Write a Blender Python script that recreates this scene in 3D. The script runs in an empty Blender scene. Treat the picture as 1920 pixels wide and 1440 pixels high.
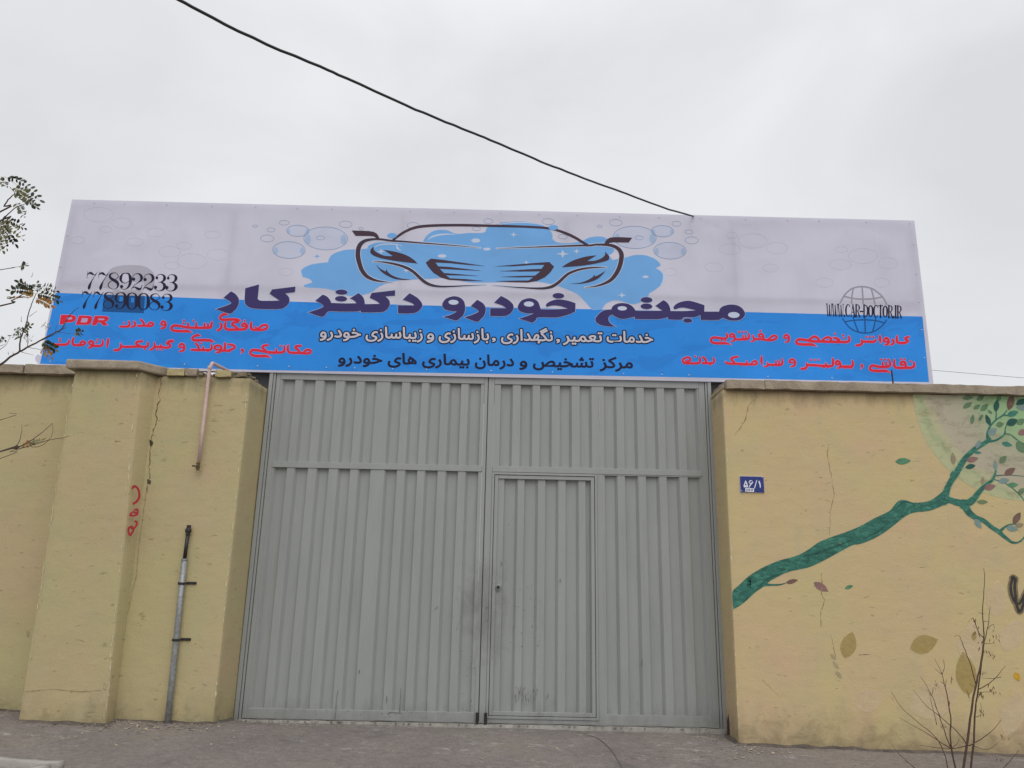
import bpy, bmesh, math, random
import numpy as np
from mathutils import Vector, Matrix, noise
R = math.radians
S = bpy.context.scene
COL = S.collection

# ------------------------------------------------------------------ camera
FPX, PITCH, YAW, ROLL = 1400.0, 0.2534, 0.0056, 0.0211
CAMLOC = Vector((0.1655, -7.4219, 1.3199))
_f = Vector((math.sin(YAW)*math.cos(PITCH), math.cos(YAW)*math.cos(PITCH), math.sin(PITCH)))
_r = Vector((math.cos(YAW), -math.sin(YAW), 0))
_u = _r.cross(_f)
RT = math.cos(ROLL)*_r + math.sin(ROLL)*_u
UP = -math.sin(ROLL)*_r + math.cos(ROLL)*_u
cd = bpy.data.cameras.new('camera'); cam = bpy.data.objects.new('camera', cd); COL.objects.link(cam)
cd.sensor_width = 36; cd.lens = 36*FPX/1920; cd.clip_start = 0.05; cd.clip_end = 2000
M = Matrix((RT, UP, -_f)).transposed().to_4x4(); M.translation = CAMLOC
cam.matrix_world = M
S.camera = cam

# ------------------------------------------------------------------ world: overcast sky
SUN_EL, SUN_AZ = R(54), R(168)
w = bpy.data.worlds.new('World'); S.world = w; w.use_nodes = True
nt = w.node_tree; nt.nodes.clear()
N = nt.nodes.new
out = N('ShaderNodeOutputWorld'); bg = N('ShaderNodeBackground'); bg.inputs['Strength'].default_value = 0.1
sky = N('ShaderNodeTexSky'); sky.sky_type = 'NISHITA'; sky.sun_disc = False
sky.sun_elevation = SUN_EL; sky.sun_rotation = SUN_AZ; sky.dust_density = 4; sky.air_density = 1.5
tc = N('ShaderNodeTexCoord')
mp = N('ShaderNodeMapping'); mp.inputs['Scale'].default_value = (1.0, 1.0, 1.7); mp.inputs['Location'].default_value = (3.1, 0.4, 1.2)
n1 = N('ShaderNodeTexNoise'); n1.inputs['Scale'].default_value = 2.6; n1.inputs['Detail'].default_value = 5; n1.inputs['Roughness'].default_value = .5
n1.inputs['Distortion'].default_value = .6
rp = N('ShaderNodeValToRGB')
rp.color_ramp.elements[0].position = .3; rp.color_ramp.elements[0].color = (7.35, 7.45, 7.62, 1)
rp.color_ramp.elements[1].position = .72; rp.color_ramp.elements[1].color = (8.8, 8.92, 9.12, 1)
sep = N('ShaderNodeSeparateXYZ')
mr = N('ShaderNodeMapRange'); mr.inputs['From Min'].default_value = .62; mr.inputs['From Max'].default_value = 1.0
mr.inputs['To Min'].default_value = 1.0; mr.inputs['To Max'].default_value = 1.7
mul = N('ShaderNodeVectorMath'); mul.operation = 'SCALE'
mix = N('ShaderNodeMixRGB'); mix.inputs['Fac'].default_value = .93
L = nt.links.new
L(tc.outputs['Generated'], mp.inputs['Vector']); L(mp.outputs['Vector'], n1.inputs['Vector'])
L(n1.outputs['Fac'], rp.inputs['Fac']); L(tc.outputs['Generated'], sep.inputs['Vector']); L(sep.outputs['Z'], mr.inputs['Value'])
L(rp.outputs['Color'], mul.inputs[0]); L(mr.outputs['Result'], mul.inputs['Scale'])
L(sky.outputs['Color'], mix.inputs['Color1']); L(mul.outputs['Vector'], mix.inputs['Color2'])
L(mix.outputs['Color'], bg.inputs['Color']); L(bg.outputs['Background'], out.inputs['Surface'])

sd = bpy.data.lights.new('sun', 'SUN'); sd.energy = 1.2; sd.angle = R(50); sd.color = (1, .97, .93)
sun = bpy.data.objects.new('sun', sd); COL.objects.link(sun)
_d = Vector((math.sin(SUN_AZ)*math.cos(SUN_EL), math.cos(SUN_AZ)*math.cos(SUN_EL), math.sin(SUN_EL)))
sun.rotation_euler = _d.to_track_quat('Z', 'Y').to_euler()
S.view_settings.view_transform = 'Standard'; S.view_settings.look = 'None'
S.view_settings.exposure = 0; S.view_settings.gamma = 1

# ------------------------------------------------------------------ helpers
def P(px, py, y):
    """point of the vertical plane at depth y that the tracing grid calls (px, py)"""
    d = _f + RT*((px-960)/FPX) + UP*((720-py)/FPX)
    t = (y-CAMLOC.y)/d.y
    return CAMLOC + d*t
def zz(x0, y0, s, pts):
    return [(x0+p[0]/s, y0+p[1]/s) + tuple(w_/s for w_ in p[2:]) for p in pts]
def tag(o, label=None, cat=None, group=None, kind=None):
    if label: o['label'] = label
    if cat: o['category'] = cat
    if group: o['group'] = group
    if kind: o['kind'] = kind
    return o
def thing(name, loc, label, cat, group=None):
    o = bpy.data.objects.new(name, None); COL.objects.link(o); o.location = loc
    o.empty_display_size = .1
    return tag(o, label, cat, group)
def link_mesh(name, me, mat, parent=None, smooth=False):
    o = bpy.data.objects.new(name, me); COL.objects.link(o)
    if mat is not None:
        for m in (mat if isinstance(mat, (list, tuple)) else [mat]): me.materials.append(m)
    if parent is not None:
        o.parent = parent
        par = Vector((0, 0, 0)); p = parent
        while p: par = par + p.location; p = p.parent
        o.location = -par           # meshes are written in world metres
    if smooth:
        for f in me.polygons: f.use_smooth = True
    return o
def recentre(o):
    """move a top-level mesh's origin to its base"""
    me = o.data; n = len(me.vertices); a = np.empty(n*3, np.float32); me.vertices.foreach_get('co', a); a = a.reshape(-1, 3)
    c = Vector(((a[:, 0].min()+a[:, 0].max())/2, (a[:, 1].min()+a[:, 1].max())/2, a[:, 2].min()))
    me.transform(Matrix.Translation(-c)); o.location = c
    return o
def mesh_from(verts, faces):
    me = bpy.data.meshes.new('m'); me.from_pydata([tuple(v) for v in verts], [], faces); me.update(); return me
def bm_obj(name, bm, mat, parent=None, smooth=False):
    me = bpy.data.meshes.new(name); bm.to_mesh(me); bm.free(); return link_mesh(name, me, mat, parent, smooth)
def bx(bm, x0, x1, y0, y1, z0, z1, bev=0.0):
    r = bmesh.ops.create_cube(bm, size=1)
    vs = r['verts']
    bmesh.ops.scale(bm, vec=(x1-x0, y1-y0, z1-z0), verts=vs)
    bmesh.ops.translate(bm, vec=((x0+x1)/2, (y0+y1)/2, (z0+z1)/2), verts=vs)
    if bev:
        es = list({e for v in vs for e in v.link_edges})
        bmesh.ops.bevel(bm, geom=es, offset=bev, segments=1, affect='EDGES')
def tube(bm, pts, rad, n=10, cap=True):
    pts = [Vector(p) for p in pts]
    rads = rad if isinstance(rad, (list, tuple)) else [rad]*len(pts)
    rings = []; prev = None
    for i, p in enumerate(pts):
        t = (pts[min(i+1, len(pts)-1)] - pts[max(i-1, 0)]).normalized()
        if prev is None:
            a = Vector((0, 0, 1)) if abs(t.z) < .9 else Vector((1, 0, 0))
            nrm = (a - t*a.dot(t)).normalized()
        else:
            nrm = (prev - t*prev.dot(t)).normalized()
        prev = nrm; b = t.cross(nrm)
        rings.append([bm.verts.new(p + (nrm*math.cos(2*math.pi*k/n) + b*math.sin(2*math.pi*k/n))*rads[i]) for k in range(n)])
    for a, b in zip(rings, rings[1:]):
        for k in range(n): bm.faces.new((a[k], a[(k+1) % n], b[(k+1) % n], b[k]))
    if cap:
        bm.faces.new(rings[0][::-1]); bm.faces.new(rings[-1])
def lathe(bm, c, axis, prof, n=16):
    axis = Vector(axis).normalized(); c = Vector(c)
    a = Vector((0, 0, 1)) if abs(axis.z) < .9 else Vector((1, 0, 0))
    u = (a-axis*a.dot(axis)).normalized(); v = axis.cross(u); rings = []
    for (h, r) in prof:
        rings.append([bm.verts.new(c+axis*h+(u*math.cos(2*math.pi*k/n)+v*math.sin(2*math.pi*k/n))*max(r, 1e-4)) for k in range(n)])
    for p, q in zip(rings, rings[1:]):
        for k in range(n): bm.faces.new((p[k], p[(k+1) % n], q[(k+1) % n], q[k]))
    bm.faces.new(rings[0][::-1]); bm.faces.new(rings[-1])
def catmull(pts, closed=False, sub=6):
    pts = [np.array(p, float) for p in pts]; n = len(pts); o = []
    rng = range(n) if closed else range(n-1)
    for i in rng:
        if closed: a, b, c, d = pts[(i-1) % n], pts[i], pts[(i+1) % n], pts[(i+2) % n]
        else: a, b, c, d = pts[max(i-1, 0)], pts[i], pts[i+1], pts[min(i+2, n-1)]
        for k in range(sub):
            t = k/sub
            o.append(.5*((2*b)+(-a+c)*t+(2*a-5*b+4*c-d)*t*t+(-a+3*b-3*c+d)*t**3))
    if not closed: o.append(pts[-1])
    return o
def corner_smooth(loop, sub=4, ang=52):
    """round a traced outline, keeping its sharp corners"""
    pts = [np.array(p[:2], float) for p in loop]; n = len(pts); o = []
    sharp = []
    for i in range(n):
        a, b = pts[i]-pts[i-1], pts[(i+1) % n]-pts[i]
        c = abs(math.degrees(math.atan2(a[0]*b[1]-a[1]*b[0], float(a@b))))
        sharp.append(c > ang)
    for i in range(n):
        j = (i+1) % n
        b, c = pts[i], pts[j]
        a = b-(c-b)*.0 if sharp[i] else pts[i-1]
        d = c if sharp[j] else pts[(i+2) % n]
        for k in range(sub):
            t = k/sub
            o.append(.5*((2*b)+(-a+c)*t+(2*a-5*b+4*c-d)*t*t+(-a+3*b-3*c+d)*t**3))
    return o
class Strk:
    """a brush stroke kept as a ribbon, so that it may cross itself"""
    def __init__(self, l, r, q): self.l, self.r, self.q = l, r, q
    def mesh(self):
        v, f, dpt = [], [], []; n = len(self.l)
        for i in range(n): v += [self.l[i], self.r[i]]; dpt += [i/n, i/n]
        f = [(2*i, 2*i+1, 2*i+3, 2*i+2) for i in range(n-1)]
        for i, j in ((0, 1), (n-1, n-2)):                     # round ends
            c = self.q[i][:2]; w_ = max(self.q[i][2], .05)/2
            if w_ < .25: continue
            d = c-self.q[j][:2]; a0 = math.atan2(d[1], d[0]); b = len(v)
            v.append(c); dpt.append(i/n)
            for k in range(7):
                a = a0+math.pi*(k/6-.5); v.append(c+np.array((math.cos(a), math.sin(a)))*w_); dpt.append(i/n)
            f += [(b, b+1+k, b+2+k) for k in range(6)]
        return v, f, dpt
def stroke_loop(pts, sub=6, smooth=True):
    """closed outline of a brush stroke; pts are (x, y, width)"""
    q = catmull(pts, sub=sub) if smooth and len(pts) > 2 else [np.array(p, float) for p in pts]
    l, r = [], []
    for i, p in enumerate(q):
        t = q[min(i+1, len(q)-1)][:2]-q[max(i-1, 0)][:2]; nn = np.linalg.norm(t) or 1
        nrm = np.array((-t[1], t[0]))/nn*max(p[2], .05)/2
        l.append(p[:2]+nrm); r.append(p[:2]-nrm)
    return Strk(l, r, q)
def ellipse(cx, cy, rx, ry, n=28, rot=0, a0=0, a1=360):
    c, s = math.cos(R(rot)), math.sin(R(rot)); o = []
    full = a1-a0 >= 360
    for k in range(n if full else n+1):
        t = R(a0+(a1-a0)*k/n); x, y = rx*math.cos(t), ry*math.sin(t)
        o.append((cx+x*c-y*s, cy+x*s+y*c))
    return o
def fill2d(loops, offset=0.0):
    """triangulate one set of loops (outer + holes) -> 2-D verts, faces"""
    c = bpy.data.curves.new('c', 'CURVE'); c.dimensions = '2D'; c.fill_mode = 'BOTH'; c.offset = offset
    for lp in loops:
        sp = c.splines.new('POLY'); sp.points.add(len(lp)-1)
        for i, p in enumerate(lp): sp.points[i].co = (p[0], p[1], 0, 1)
        sp.use_cyclic_u = True
    o = bpy.data.objects.new('c', c); COL.objects.link(o); bpy.context.view_layer.update()
    me = o.to_mesh()
    v = [(x.co.x, x.co.y) for x in me.vertices]; f = [tuple(p.vertices) for p in me.polygons]
    o.to_mesh_clear(); bpy.data.objects.remove(o); bpy.data.curves.remove(c)
    return v, f
def paint(name, shapes, y, mat, parent, step=.00002, offset=0.0, flip=True):
    """one flat painted/printed part: every shape (list of loops, in tracing px) laid on the plane y"""
    V, F = [], []
    for k, loops in enumerate(shapes):
        b = len(V); yy = y - step*(k % 12)
        if isinstance(loops[0], Strk):
            v, f, dp = loops[0].mesh()
            V += [P(a[0], a[1], yy-.00012*d_) for a, d_ in zip(v, dp)]
        else:
            v, f = fill2d(loops, offset)
            V += [P(a[0], a[1], yy) for a in v]
        F += [tuple(b+i for i in t) for t in f]
    me = mesh_from(V, F)
    # all faces look towards the street
    for p in me.polygons:
        if p.normal.y > 0: p.flip()
    me.update()
    return link_mesh(name, me, mat, parent)

# ------------------------------------------------------------------ materials
def newmat(name):
    m = bpy.data.materials.new(name); m.use_nodes = True; nt = m.node_tree
    b = nt.nodes['Principled BSDF']; return m, nt, b
def node(nt, t, **k):
    n = nt.nodes.new(t)
    for a, v in k.items():
        if a in n.inputs: n.inputs[a].default_value = v
        else: setattr(n, a, v)
    return n
def pos(nt, scale=(1, 1, 1), loc=(0, 0, 0)):
    g = node(nt, 'ShaderNodeNewGeometry'); m = node(nt, 'ShaderNodeMapping')
    m.inputs['Scale'].default_value = scale; m.inputs['Location'].default_value = loc
    nt.links.new(g.outputs['Position'], m.inputs['Vector']); return m.outputs['Vector']
def noise_n(nt, vec, scale, detail=4, rough=.55, dist=0):
    n = node(nt, 'ShaderNodeTexNoise'); n.inputs['Scale'].default_value = scale; n.inputs['Detail'].default_value = detail
    n.inputs['Roughness'].default_value = rough; n.inputs['Distortion'].default_value = dist
    nt.links.new(vec, n.inputs['Vector']); return n.outputs['Fac']
def ramp(nt, fac, stops, interp='LINEAR'):
    r = node(nt, 'ShaderNodeValToRGB'); cr = r.color_ramp; cr.interpolation = interp
    while len(cr.elements) < len(stops): cr.elements.new(.5)
    for e, (p, c) in zip(cr.elements, stops):
        e.position = p; e.color = (c, c, c, 1) if isinstance(c, (int, float)) else (*c, 1)
    nt.links.new(fac, r.inputs['Fac']); return r.outputs['Color']
def mixc(nt, fac, a, b, mode='MIX'):
    m = node(nt, 'ShaderNodeMixRGB'); m.blend_type = mode
    for s, v in (('Fac', fac), ('Color1', a), ('Color2', b)):
        if isinstance(v, bpy.types.NodeSocket): nt.links.new(v, m.inputs[s])
        elif isinstance(v, (int, float)): m.inputs[s].default_value = v if s == 'Fac' else (v, v, v, 1)
        else: m.inputs[s].default_value = (*v, 1)
    return m.outputs['Color']
def math_n(nt, op, a, b=0.0, clamp=False):
    m = node(nt, 'ShaderNodeMath'); m.operation = op; m.use_clamp = clamp
    for i, v in enumerate((a, b)):
        if isinstance(v, bpy.types.NodeSocket): nt.links.new(v, m.inputs[i])
        else: m.inputs[i].default_value = v
    return m.outputs[0]
def bump(nt, b, h, strength, dist):
    n = node(nt, 'ShaderNodeBump'); n.inputs['Strength'].default_value = strength; n.inputs['Distance'].default_value = dist
    nt.links.new(h, n.inputs['Height']); nt.links.new(n.outputs['Normal'], b.inputs['Normal']); return n
def simple(name, col, rough=.7, var=.12, scale=9, metal=0, bmp=0.0, bscale=60):
    m, nt, b = newmat(name)
    f = noise_n(nt, pos(nt), scale, 5, .6)
    lo = tuple(c*(1-var) for c in col); hi = tuple(min(1, c*(1+var)) for c in col)
    nt.links.new(ramp(nt, f, [(.3, lo), (.7, hi)]), b.inputs['Base Color'])
    b.inputs['Roughness'].default_value = rough; b.inputs['Metallic'].default_value = metal
    if bmp: bump(nt, b, noise_n(nt, pos(nt), bscale, 4, .6), bmp, .01)
    return m
def zmask(nt, z0, z1):
    g = node(nt, 'ShaderNodeNewGeometry'); s = node(nt, 'ShaderNodeSeparateXYZ'); nt.links.new(g.outputs['Position'], s.inputs['Vector'])
    r = node(nt, 'ShaderNodeMapRange'); r.inputs['From Min'].default_value = z0; r.inputs['From Max'].default_value = z1
    nt.links.new(s.outputs['Z'], r.inputs['Value']); return r.outputs['Result'], s

def plaster_bump(nt, b):
    h = mixc(nt, .3, noise_n(nt, pos(nt, (1, 1, 1.3)), 5, 6, .55, .5), noise_n(nt, pos(nt), 60, 5, .7))
    bump(nt, b, h, .42, .02)
def plaster(name, base, pink, dirt, grey):
    m, nt, b = newmat(name)
    big = noise_n(nt, pos(nt, (1, 1, .8)), 1.3, 5, .55, .8)
    c = mixc(nt, ramp(nt, big, [(.35, 0), (.68, 1)]), base, pink)
    g2 = noise_n(nt, pos(nt, (1, 1, 1), (7, 3, 1)), 2.4, 6, .6, 1.2)
    c = mixc(nt, ramp(nt, g2, [(.45, 0), (.8, .55)]), c, grey)
    # horizontal trowel streaks
    tr = noise_n(nt, pos(nt, (1.1, 1.1, 7)), 2.2, 6, .7, 1.0)
    c = mixc(nt, ramp(nt, tr, [(.32, .13), (.55, 0)]), c, dirt)
    # fine speckle and scuffs
    sp = noise_n(nt, pos(nt), 34, 3, .6)
    c = mixc(nt, ramp(nt, sp, [(.0, .7), (.33, .0)]), c, tuple(x*.45 for x in dirt))
    sc = noise_n(nt, pos(nt, (1, 1, 3.0), (2, 0, 0)), 9, 3, .5, .4)
    c = mixc(nt, ramp(nt, sc, [(.67, 0), (.73, .5)]), c, tuple(x*.6 for x in dirt))
    # splash dirt with a ragged edge along the foot of the wall
    zf, _ = zmask(nt, -.05, .75)
    nz = noise_n(nt, pos(nt, (1.3, 1.3, .7)), 3.2, 6, .65, .7)
    k = math_n(nt, 'SUBTRACT', nz, zf)
    c = mixc(nt, ramp(nt, k, [(.08, 0), (.55, .72)]), c, dirt)
    zq, _ = zmask(nt, .02, .5)
    pq = math_n(nt, 'SUBTRACT', noise_n(nt, pos(nt, (1.6, 1.6, 2.2), (8, 1, 5)), 4.2, 7, .72, .5), math_n(nt, 'MULTIPLY', zq, .45))
    c = mixc(nt, ramp(nt, pq, [(.38, 0), (.62, .6)]), c, tuple(x*.62 for x in dirt))
    fl = noise_n(nt, pos(nt, (1, 1, 1), (4, 4, 2)), 22, 5, .7)
    zf2, _ = zmask(nt, -.05, .4)
    k2 = math_n(nt, 'SUBTRACT', fl, zf2)
    c = mixc(nt, ramp(nt, k2, [(.42, 0), (.7, .5)]), c, tuple(x*.55 for x in dirt))
    # ragged darker band, strongest right below the coping
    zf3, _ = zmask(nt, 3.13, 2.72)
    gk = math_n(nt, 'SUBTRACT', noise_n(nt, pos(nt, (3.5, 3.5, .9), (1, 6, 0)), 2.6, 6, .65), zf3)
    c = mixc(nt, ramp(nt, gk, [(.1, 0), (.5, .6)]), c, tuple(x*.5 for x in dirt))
    nt.links.new(c, b.inputs['Base Color']); b.inputs['Roughness'].default_value = .92
    plaster_bump(nt, b)
    return m
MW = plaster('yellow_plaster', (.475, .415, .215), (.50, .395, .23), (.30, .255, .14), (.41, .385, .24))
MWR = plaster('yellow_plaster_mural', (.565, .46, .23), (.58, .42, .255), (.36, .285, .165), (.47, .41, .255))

def stone(name, col, var=.3):
    m, nt, b = newmat(name)
    a = noise_n(nt, pos(nt), 6, 6, .65, .5); d = noise_n(nt, pos(nt), 45, 4, .7)
    c = ramp(nt, a, [(.3, tuple(x*(1-var) for x in col)), (.7, tuple(x*(1+var*.6) for x in col))])
    c = mixc(nt, ramp(nt, d, [(.28, .7), (.42, 0)]), c, tuple(x*.4 for x in col))
    nt.links.new(c, b.inputs['Base Color']); b.inputs['Roughness'].default_value = .95
    bump(nt, b, mixc(nt, .5, a, d), .7, .02); return m
MCOPE = stone('coping_concrete', (.36, .30, .225)); MRUB = stone('rubble', (.27, .22, .15), .45)
MCOPEY = stone('coping_yellowed', (.45, .38, .20), .2)
MKERB = stone('kerb_concrete', (.36, .345, .31), .2); MSOIL = stone('pit_soil', (.17, .14, .11), .4)
MTHR = stone('threshold_concrete', (.29, .275, .25), .35)

def asphalt():
    m, nt, b = newmat('asphalt_paving')
    a = noise_n(nt, pos(nt), .9, 5, .55, .6)
    c = ramp(nt, a, [(.3, (.165, .142, .136)), (.55, (.205, .178, .163)), (.75, (.24, .205, .178))])
    br = noise_n(nt, pos(nt, (1, 1, 1), (3, 9, 0)), 1.7, 5, .6, .4)
    c = mixc(nt, ramp(nt, br, [(.52, 0), (.75, .5)]), c, (.21, .19, .145))
    gr = noise_n(nt, pos(nt), 75, 4, .75)
    c = mixc(nt, ramp(nt, gr, [(.28, .75), (.48, 0)]), c, (.07, .06, .055))
    c = mixc(nt, ramp(nt, gr, [(.58, 0), (.72, .65)]), c, (.40, .37, .33))
    md = noise_n(nt, pos(nt, (1, 1.3, 1), (2, 8, 0)), 16, 6, .75)
    c = mixc(nt, ramp(nt, md, [(.34, .55), (.5, 0)]), c, (.10, .088, .082))
    c = mixc(nt, ramp(nt, md, [(.55, 0), (.72, .5)]), c, (.31, .28, .245))
    # spilt lime / mortar in front of the gate
    g = node(nt, 'ShaderNodeNewGeometry'); s = node(nt, 'ShaderNodeSeparateXYZ'); nt.links.new(g.outputs['Position'], s.inputs['Vector'])
    w1 = noise_n(nt, pos(nt, (1.6, 2.6, 1)), 6, 7, .75, .6)
    w2 = noise_n(nt, pos(nt, (1, 1.6, 1), (1.7, 0, 0)), 1.6, 2, .5)
    k = math_n(nt, 'MULTIPLY', ramp(nt, w1, [(.53, 0), (.66, 1)]), ramp(nt, w2, [(.52, 0), (.64, .75)]))
    w3 = noise_n(nt, pos(nt, (1.1, 2.6, 1), (4, 0, 2)), 3.5, 8, .78, .4)
    k = math_n(nt, 'MAXIMUM', k, ramp(nt, w3, [(.60, 0), (.68, .8)]))
    yr = node(nt, 'ShaderNodeMapRange'); yr.inputs['From Min'].default_value = -1.6; yr.inputs['From Max'].default_value = -.8
    nt.links.new(s.outputs['Y'], yr.inputs['Value'])
    k = math_n(nt, 'MULTIPLY', k, yr.outputs['Result'])
    c = mixc(nt, k, c, (.50, .48, .45))
    # dark oil trace
    d1 = noise_n(nt, pos(nt, (1, 1, 1), (5, 2, 0)), 2.1, 4, .6, 1)
    c = mixc(nt, ramp(nt, d1, [(.62, 0), (.72, .45)]), c, (.085, .075, .08))
    nt.links.new(c, b.inputs['Base Color']); b.inputs['Roughness'].default_value = .93
    h = mixc(nt, .35, gr, noise_n(nt, pos(nt), 14, 5, .6)); bump(nt, b, h, .6, .012); return m
MASP = asphalt()

def gatepaint():
    m, nt, b = newmat('grey_gate_paint')
    a = noise_n(nt, pos(nt, (2.2, 2.2, .5)), 2.2, 5, .6, .5)
    c = ramp(nt, a, [(.3, (.285, .30, .295)), (.7, (.322, .336, .33))])
    v = noise_n(nt, pos(nt, (16, 16, .9)), 2.2, 5, .65)
    c = mixc(nt, ramp(nt, v, [(.56, 0), (.75, .35)]), c, (.22, .235, .235))
    # hand grime around lock and seam, boot scuffs low down: ragged patches
    g = node(nt, 'ShaderNodeNewGeometry'); s = node(nt, 'ShaderNodeVectorMath'); s.operation = 'DISTANCE'
    mpn = node(nt, 'ShaderNodeMapping'); mpn.inputs['Scale'].default_value = (1.6, 0, .75)
    nt.links.new(g.outputs['Position'], mpn.inputs['Vector']); nt.links.new(mpn.outputs['Vector'], s.inputs[0])
    s.inputs[1].default_value = (-.02, 0, 1.02*.75)
    q = noise_n(nt, pos(nt, (1, 1, .6)), 7, 6, .7, .6)
    k = math_n(nt, 'SUBTRACT', q, math_n(nt, 'MULTIPLY', s.outputs['Value'], .9))
    c = mixc(nt, ramp(nt, k, [(.12, 0), (.5, .65)]), c, (.16, .16, .155))
    zf, _ = zmask(nt, 0, .55)
    q2 = noise_n(nt, pos(nt, (1.5, 1.5, .6), (3, 0, 0)), 6, 6, .7)
    k2 = math_n(nt, 'SUBTRACT', q2, zf)
    c = mixc(nt, ramp(nt, k2, [(.15, 0), (.55, .55)]), c, (.17, .168, .155))
    f = noise_n(nt, pos(nt), 26, 3, .5)
    c = mixc(nt, ramp(nt, f, [(.2, .7), (.27, 0)]), c, (.13, .12, .11))
    nt.links.new(c, b.inputs['Base Color']); b.inputs['Roughness'].default_value = .52
    bump(nt, b, mixc(nt, .3, noise_n(nt, pos(nt, (3, 3, .8)), 3, 4, .5), noise_n(nt, pos(nt), 60, 3, .5)), .25, .01)
    return m
MGATE = gatepaint()

def printed(name, col, trans=.2, var=.05, blotch=None):
    """vinyl banner print: shared soft wrinkle bump, lets some sky light through"""
    m, nt, b = newmat(name)
    f = noise_n(nt, pos(nt, (1, 1, 1)), 1.6, 5, .55, .5)
    c = ramp(nt, f, [(.3, tuple(x*(1-var) for x in col)), (.7, tuple(min(1, x*(1+var)) for x in col))])
    if blotch:
        f2 = noise_n(nt, pos(nt, (.7, 1, 1.8), (2, 5, 3)), 2.2, 6, .6, .8)
        c = mixc(nt, ramp(nt, f2, [(.53, 0), (.57, .8)]), c, blotch)
    nt.links.new(c, b.inputs['Base Color']); b.inputs['Roughness'].default_value = .65
    b.inputs['Specular IOR Level'].default_value = .1
    h = noise_n(nt, pos(nt, (.9, 1, 1.2)), 1.5, 1.5, .4, .9)
    # diagonal tension folds
    h2 = noise_n(nt, pos(nt, (3.2, 1, .7)), 2.2, 1, .4, .6)
    bn = bump(nt, b, mixc(nt, .3, h, h2), .3, .09)
    if trans:
        t = node(nt, 'ShaderNodeBsdfTranslucent'); nt.links.new(c, t.inputs['Color'])
        mx = node(nt, 'ShaderNodeMixShader'); mx.inputs['Fac'].default_value = trans
        nt.links.new(b.outputs['BSDF'], mx.inputs[1]); nt.links.new(t.outputs['BSDF'], mx.inputs[2])
        nt.links.new(mx.outputs['Shader'], nt.nodes['Material Output'].inputs['Surface'])
    return m
MV_WHITE = printed('banner_white', (.70, .69, .815), .28, .04)
MV_BLUE = printed('banner_blue', (.042, .30, .86), .1, .05, (.038, .258, .77))
MV_SKYB = printed('banner_light_blue', (.205, .475, .88), .12, .04)
MV_NAVY = printed('banner_navy', (.055, .045, .15), 0)
MV_HALO = printed('banner_pale_outline', (.62, .70, .86), .1)
MV_CAR = printed('banner_car_ink', (.072, .045, .065), 0)
MV_RED = printed('banner_red', (.74, .028, .055), 0)
MV_REDH = printed('banner_red_outline', (.50, .36, .60), 0)
MV_BLACK = printed('banner_black', (.022, .022, .05), 0)
MV_GREYT = printed('banner_grey_letter', (.60, .58, .66), 0)
MV_GREY = printed('banner_grey_icon', (.36, .35, .41), .08)
MV_ICONB = printed('banner_dark_blue_icon', (.02, .10, .30), 0)
MV_TEL = printed('banner_telephone_grey', (.50, .485, .57), .12)
MV_RING = printed('banner_bubble_ring', (.24, .36, .55), .08)
MV_RINGG = printed('banner_faint_ring', (.56, .55, .64), .15)
MV_BUBB = printed('banner_bubble_fill', (.655, .69, .84), .18)
MV_BSH = printed('banner_bubble_shade', (.44, .57, .80), .12)
MV_CLOUD = printed('banner_faint_cloud', (.60, .595, .69), .2)

MSTEEL = simple('galvanised_steel', (.27, .28, .285), .5, .3, 40, .35, .2)
MBLK = simple('black_iron', (.02, .018, .018), .55, .3, 30)
MPINK = simple('pink_painted_pipe', (.60, .43, .395), .5, .1, 14, 0, .1)
MBRASS = simple('tarnished_brass', (.17, .12, .055), .45, .35, 60, .6)
MFRAME = simple('banner_frame_steel', (.10, .10, .11), .6)
MCABLE = simple('cable_rubber', (.018, .018, .02), .6)
MSIGN = simple('enamel_blue', (.012, .028, .19), .45, .12, 30)
MSIGNW = simple('enamel_white', (.72, .73, .84), .35, .05)
MCRACK = simple('crack_shadow', (.075, .055, .035), 1, .35, 20)
MCHIP = stone('chipped_plaster', (.44, .365, .21), .2); MCRKL = simple('hairline_crack', (.30, .225, .12), 1, .35, 20)
MREDP = simple('red_spray_paint', (.36, .012, .02), .6, .2, 30)
MBLKP = simple('black_spray_paint', (.035, .032, .03), .7, .35, 30)
MBLKO = simple('black_overspray', (.22, .17, .09), .9, .25, 40)
MBARK = simple('twig_bark', (.085, .06, .045), .9, .3, 40)
MBARK2 = simple('shrub_bark', (.085, .052, .038), .9, .3, 40)
MLEAFG = simple('leaf_green', (.04, .05, .026), .6, .35, 30)
MLEAFY = simple('leaf_olive', (.12, .11, .028), .6, .3, 30)
MLEAFO = simple('leaf_autumn', (.36, .19, .055), .7, .3, 30)
MSEED = simple('dried_samara', (.21, .115, .055), .8, .35, 30)
MGROM = simple('grommet_steel', (.5, .5, .54), .35, .1, 20, .3)
MSCUFF = simple('scuffed_paint', (.15, .148, .138), .8, .3, 40)
MLIGHTSC = simple('bare_primer', (.42, .42, .39), .7, .15, 30)
MGRAV = stone('gravel_grit', (.27, .235, .20), .6)
MRUST = simple('rotten_wood', (.06, .04, .028), .95, .4, 30)

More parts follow.
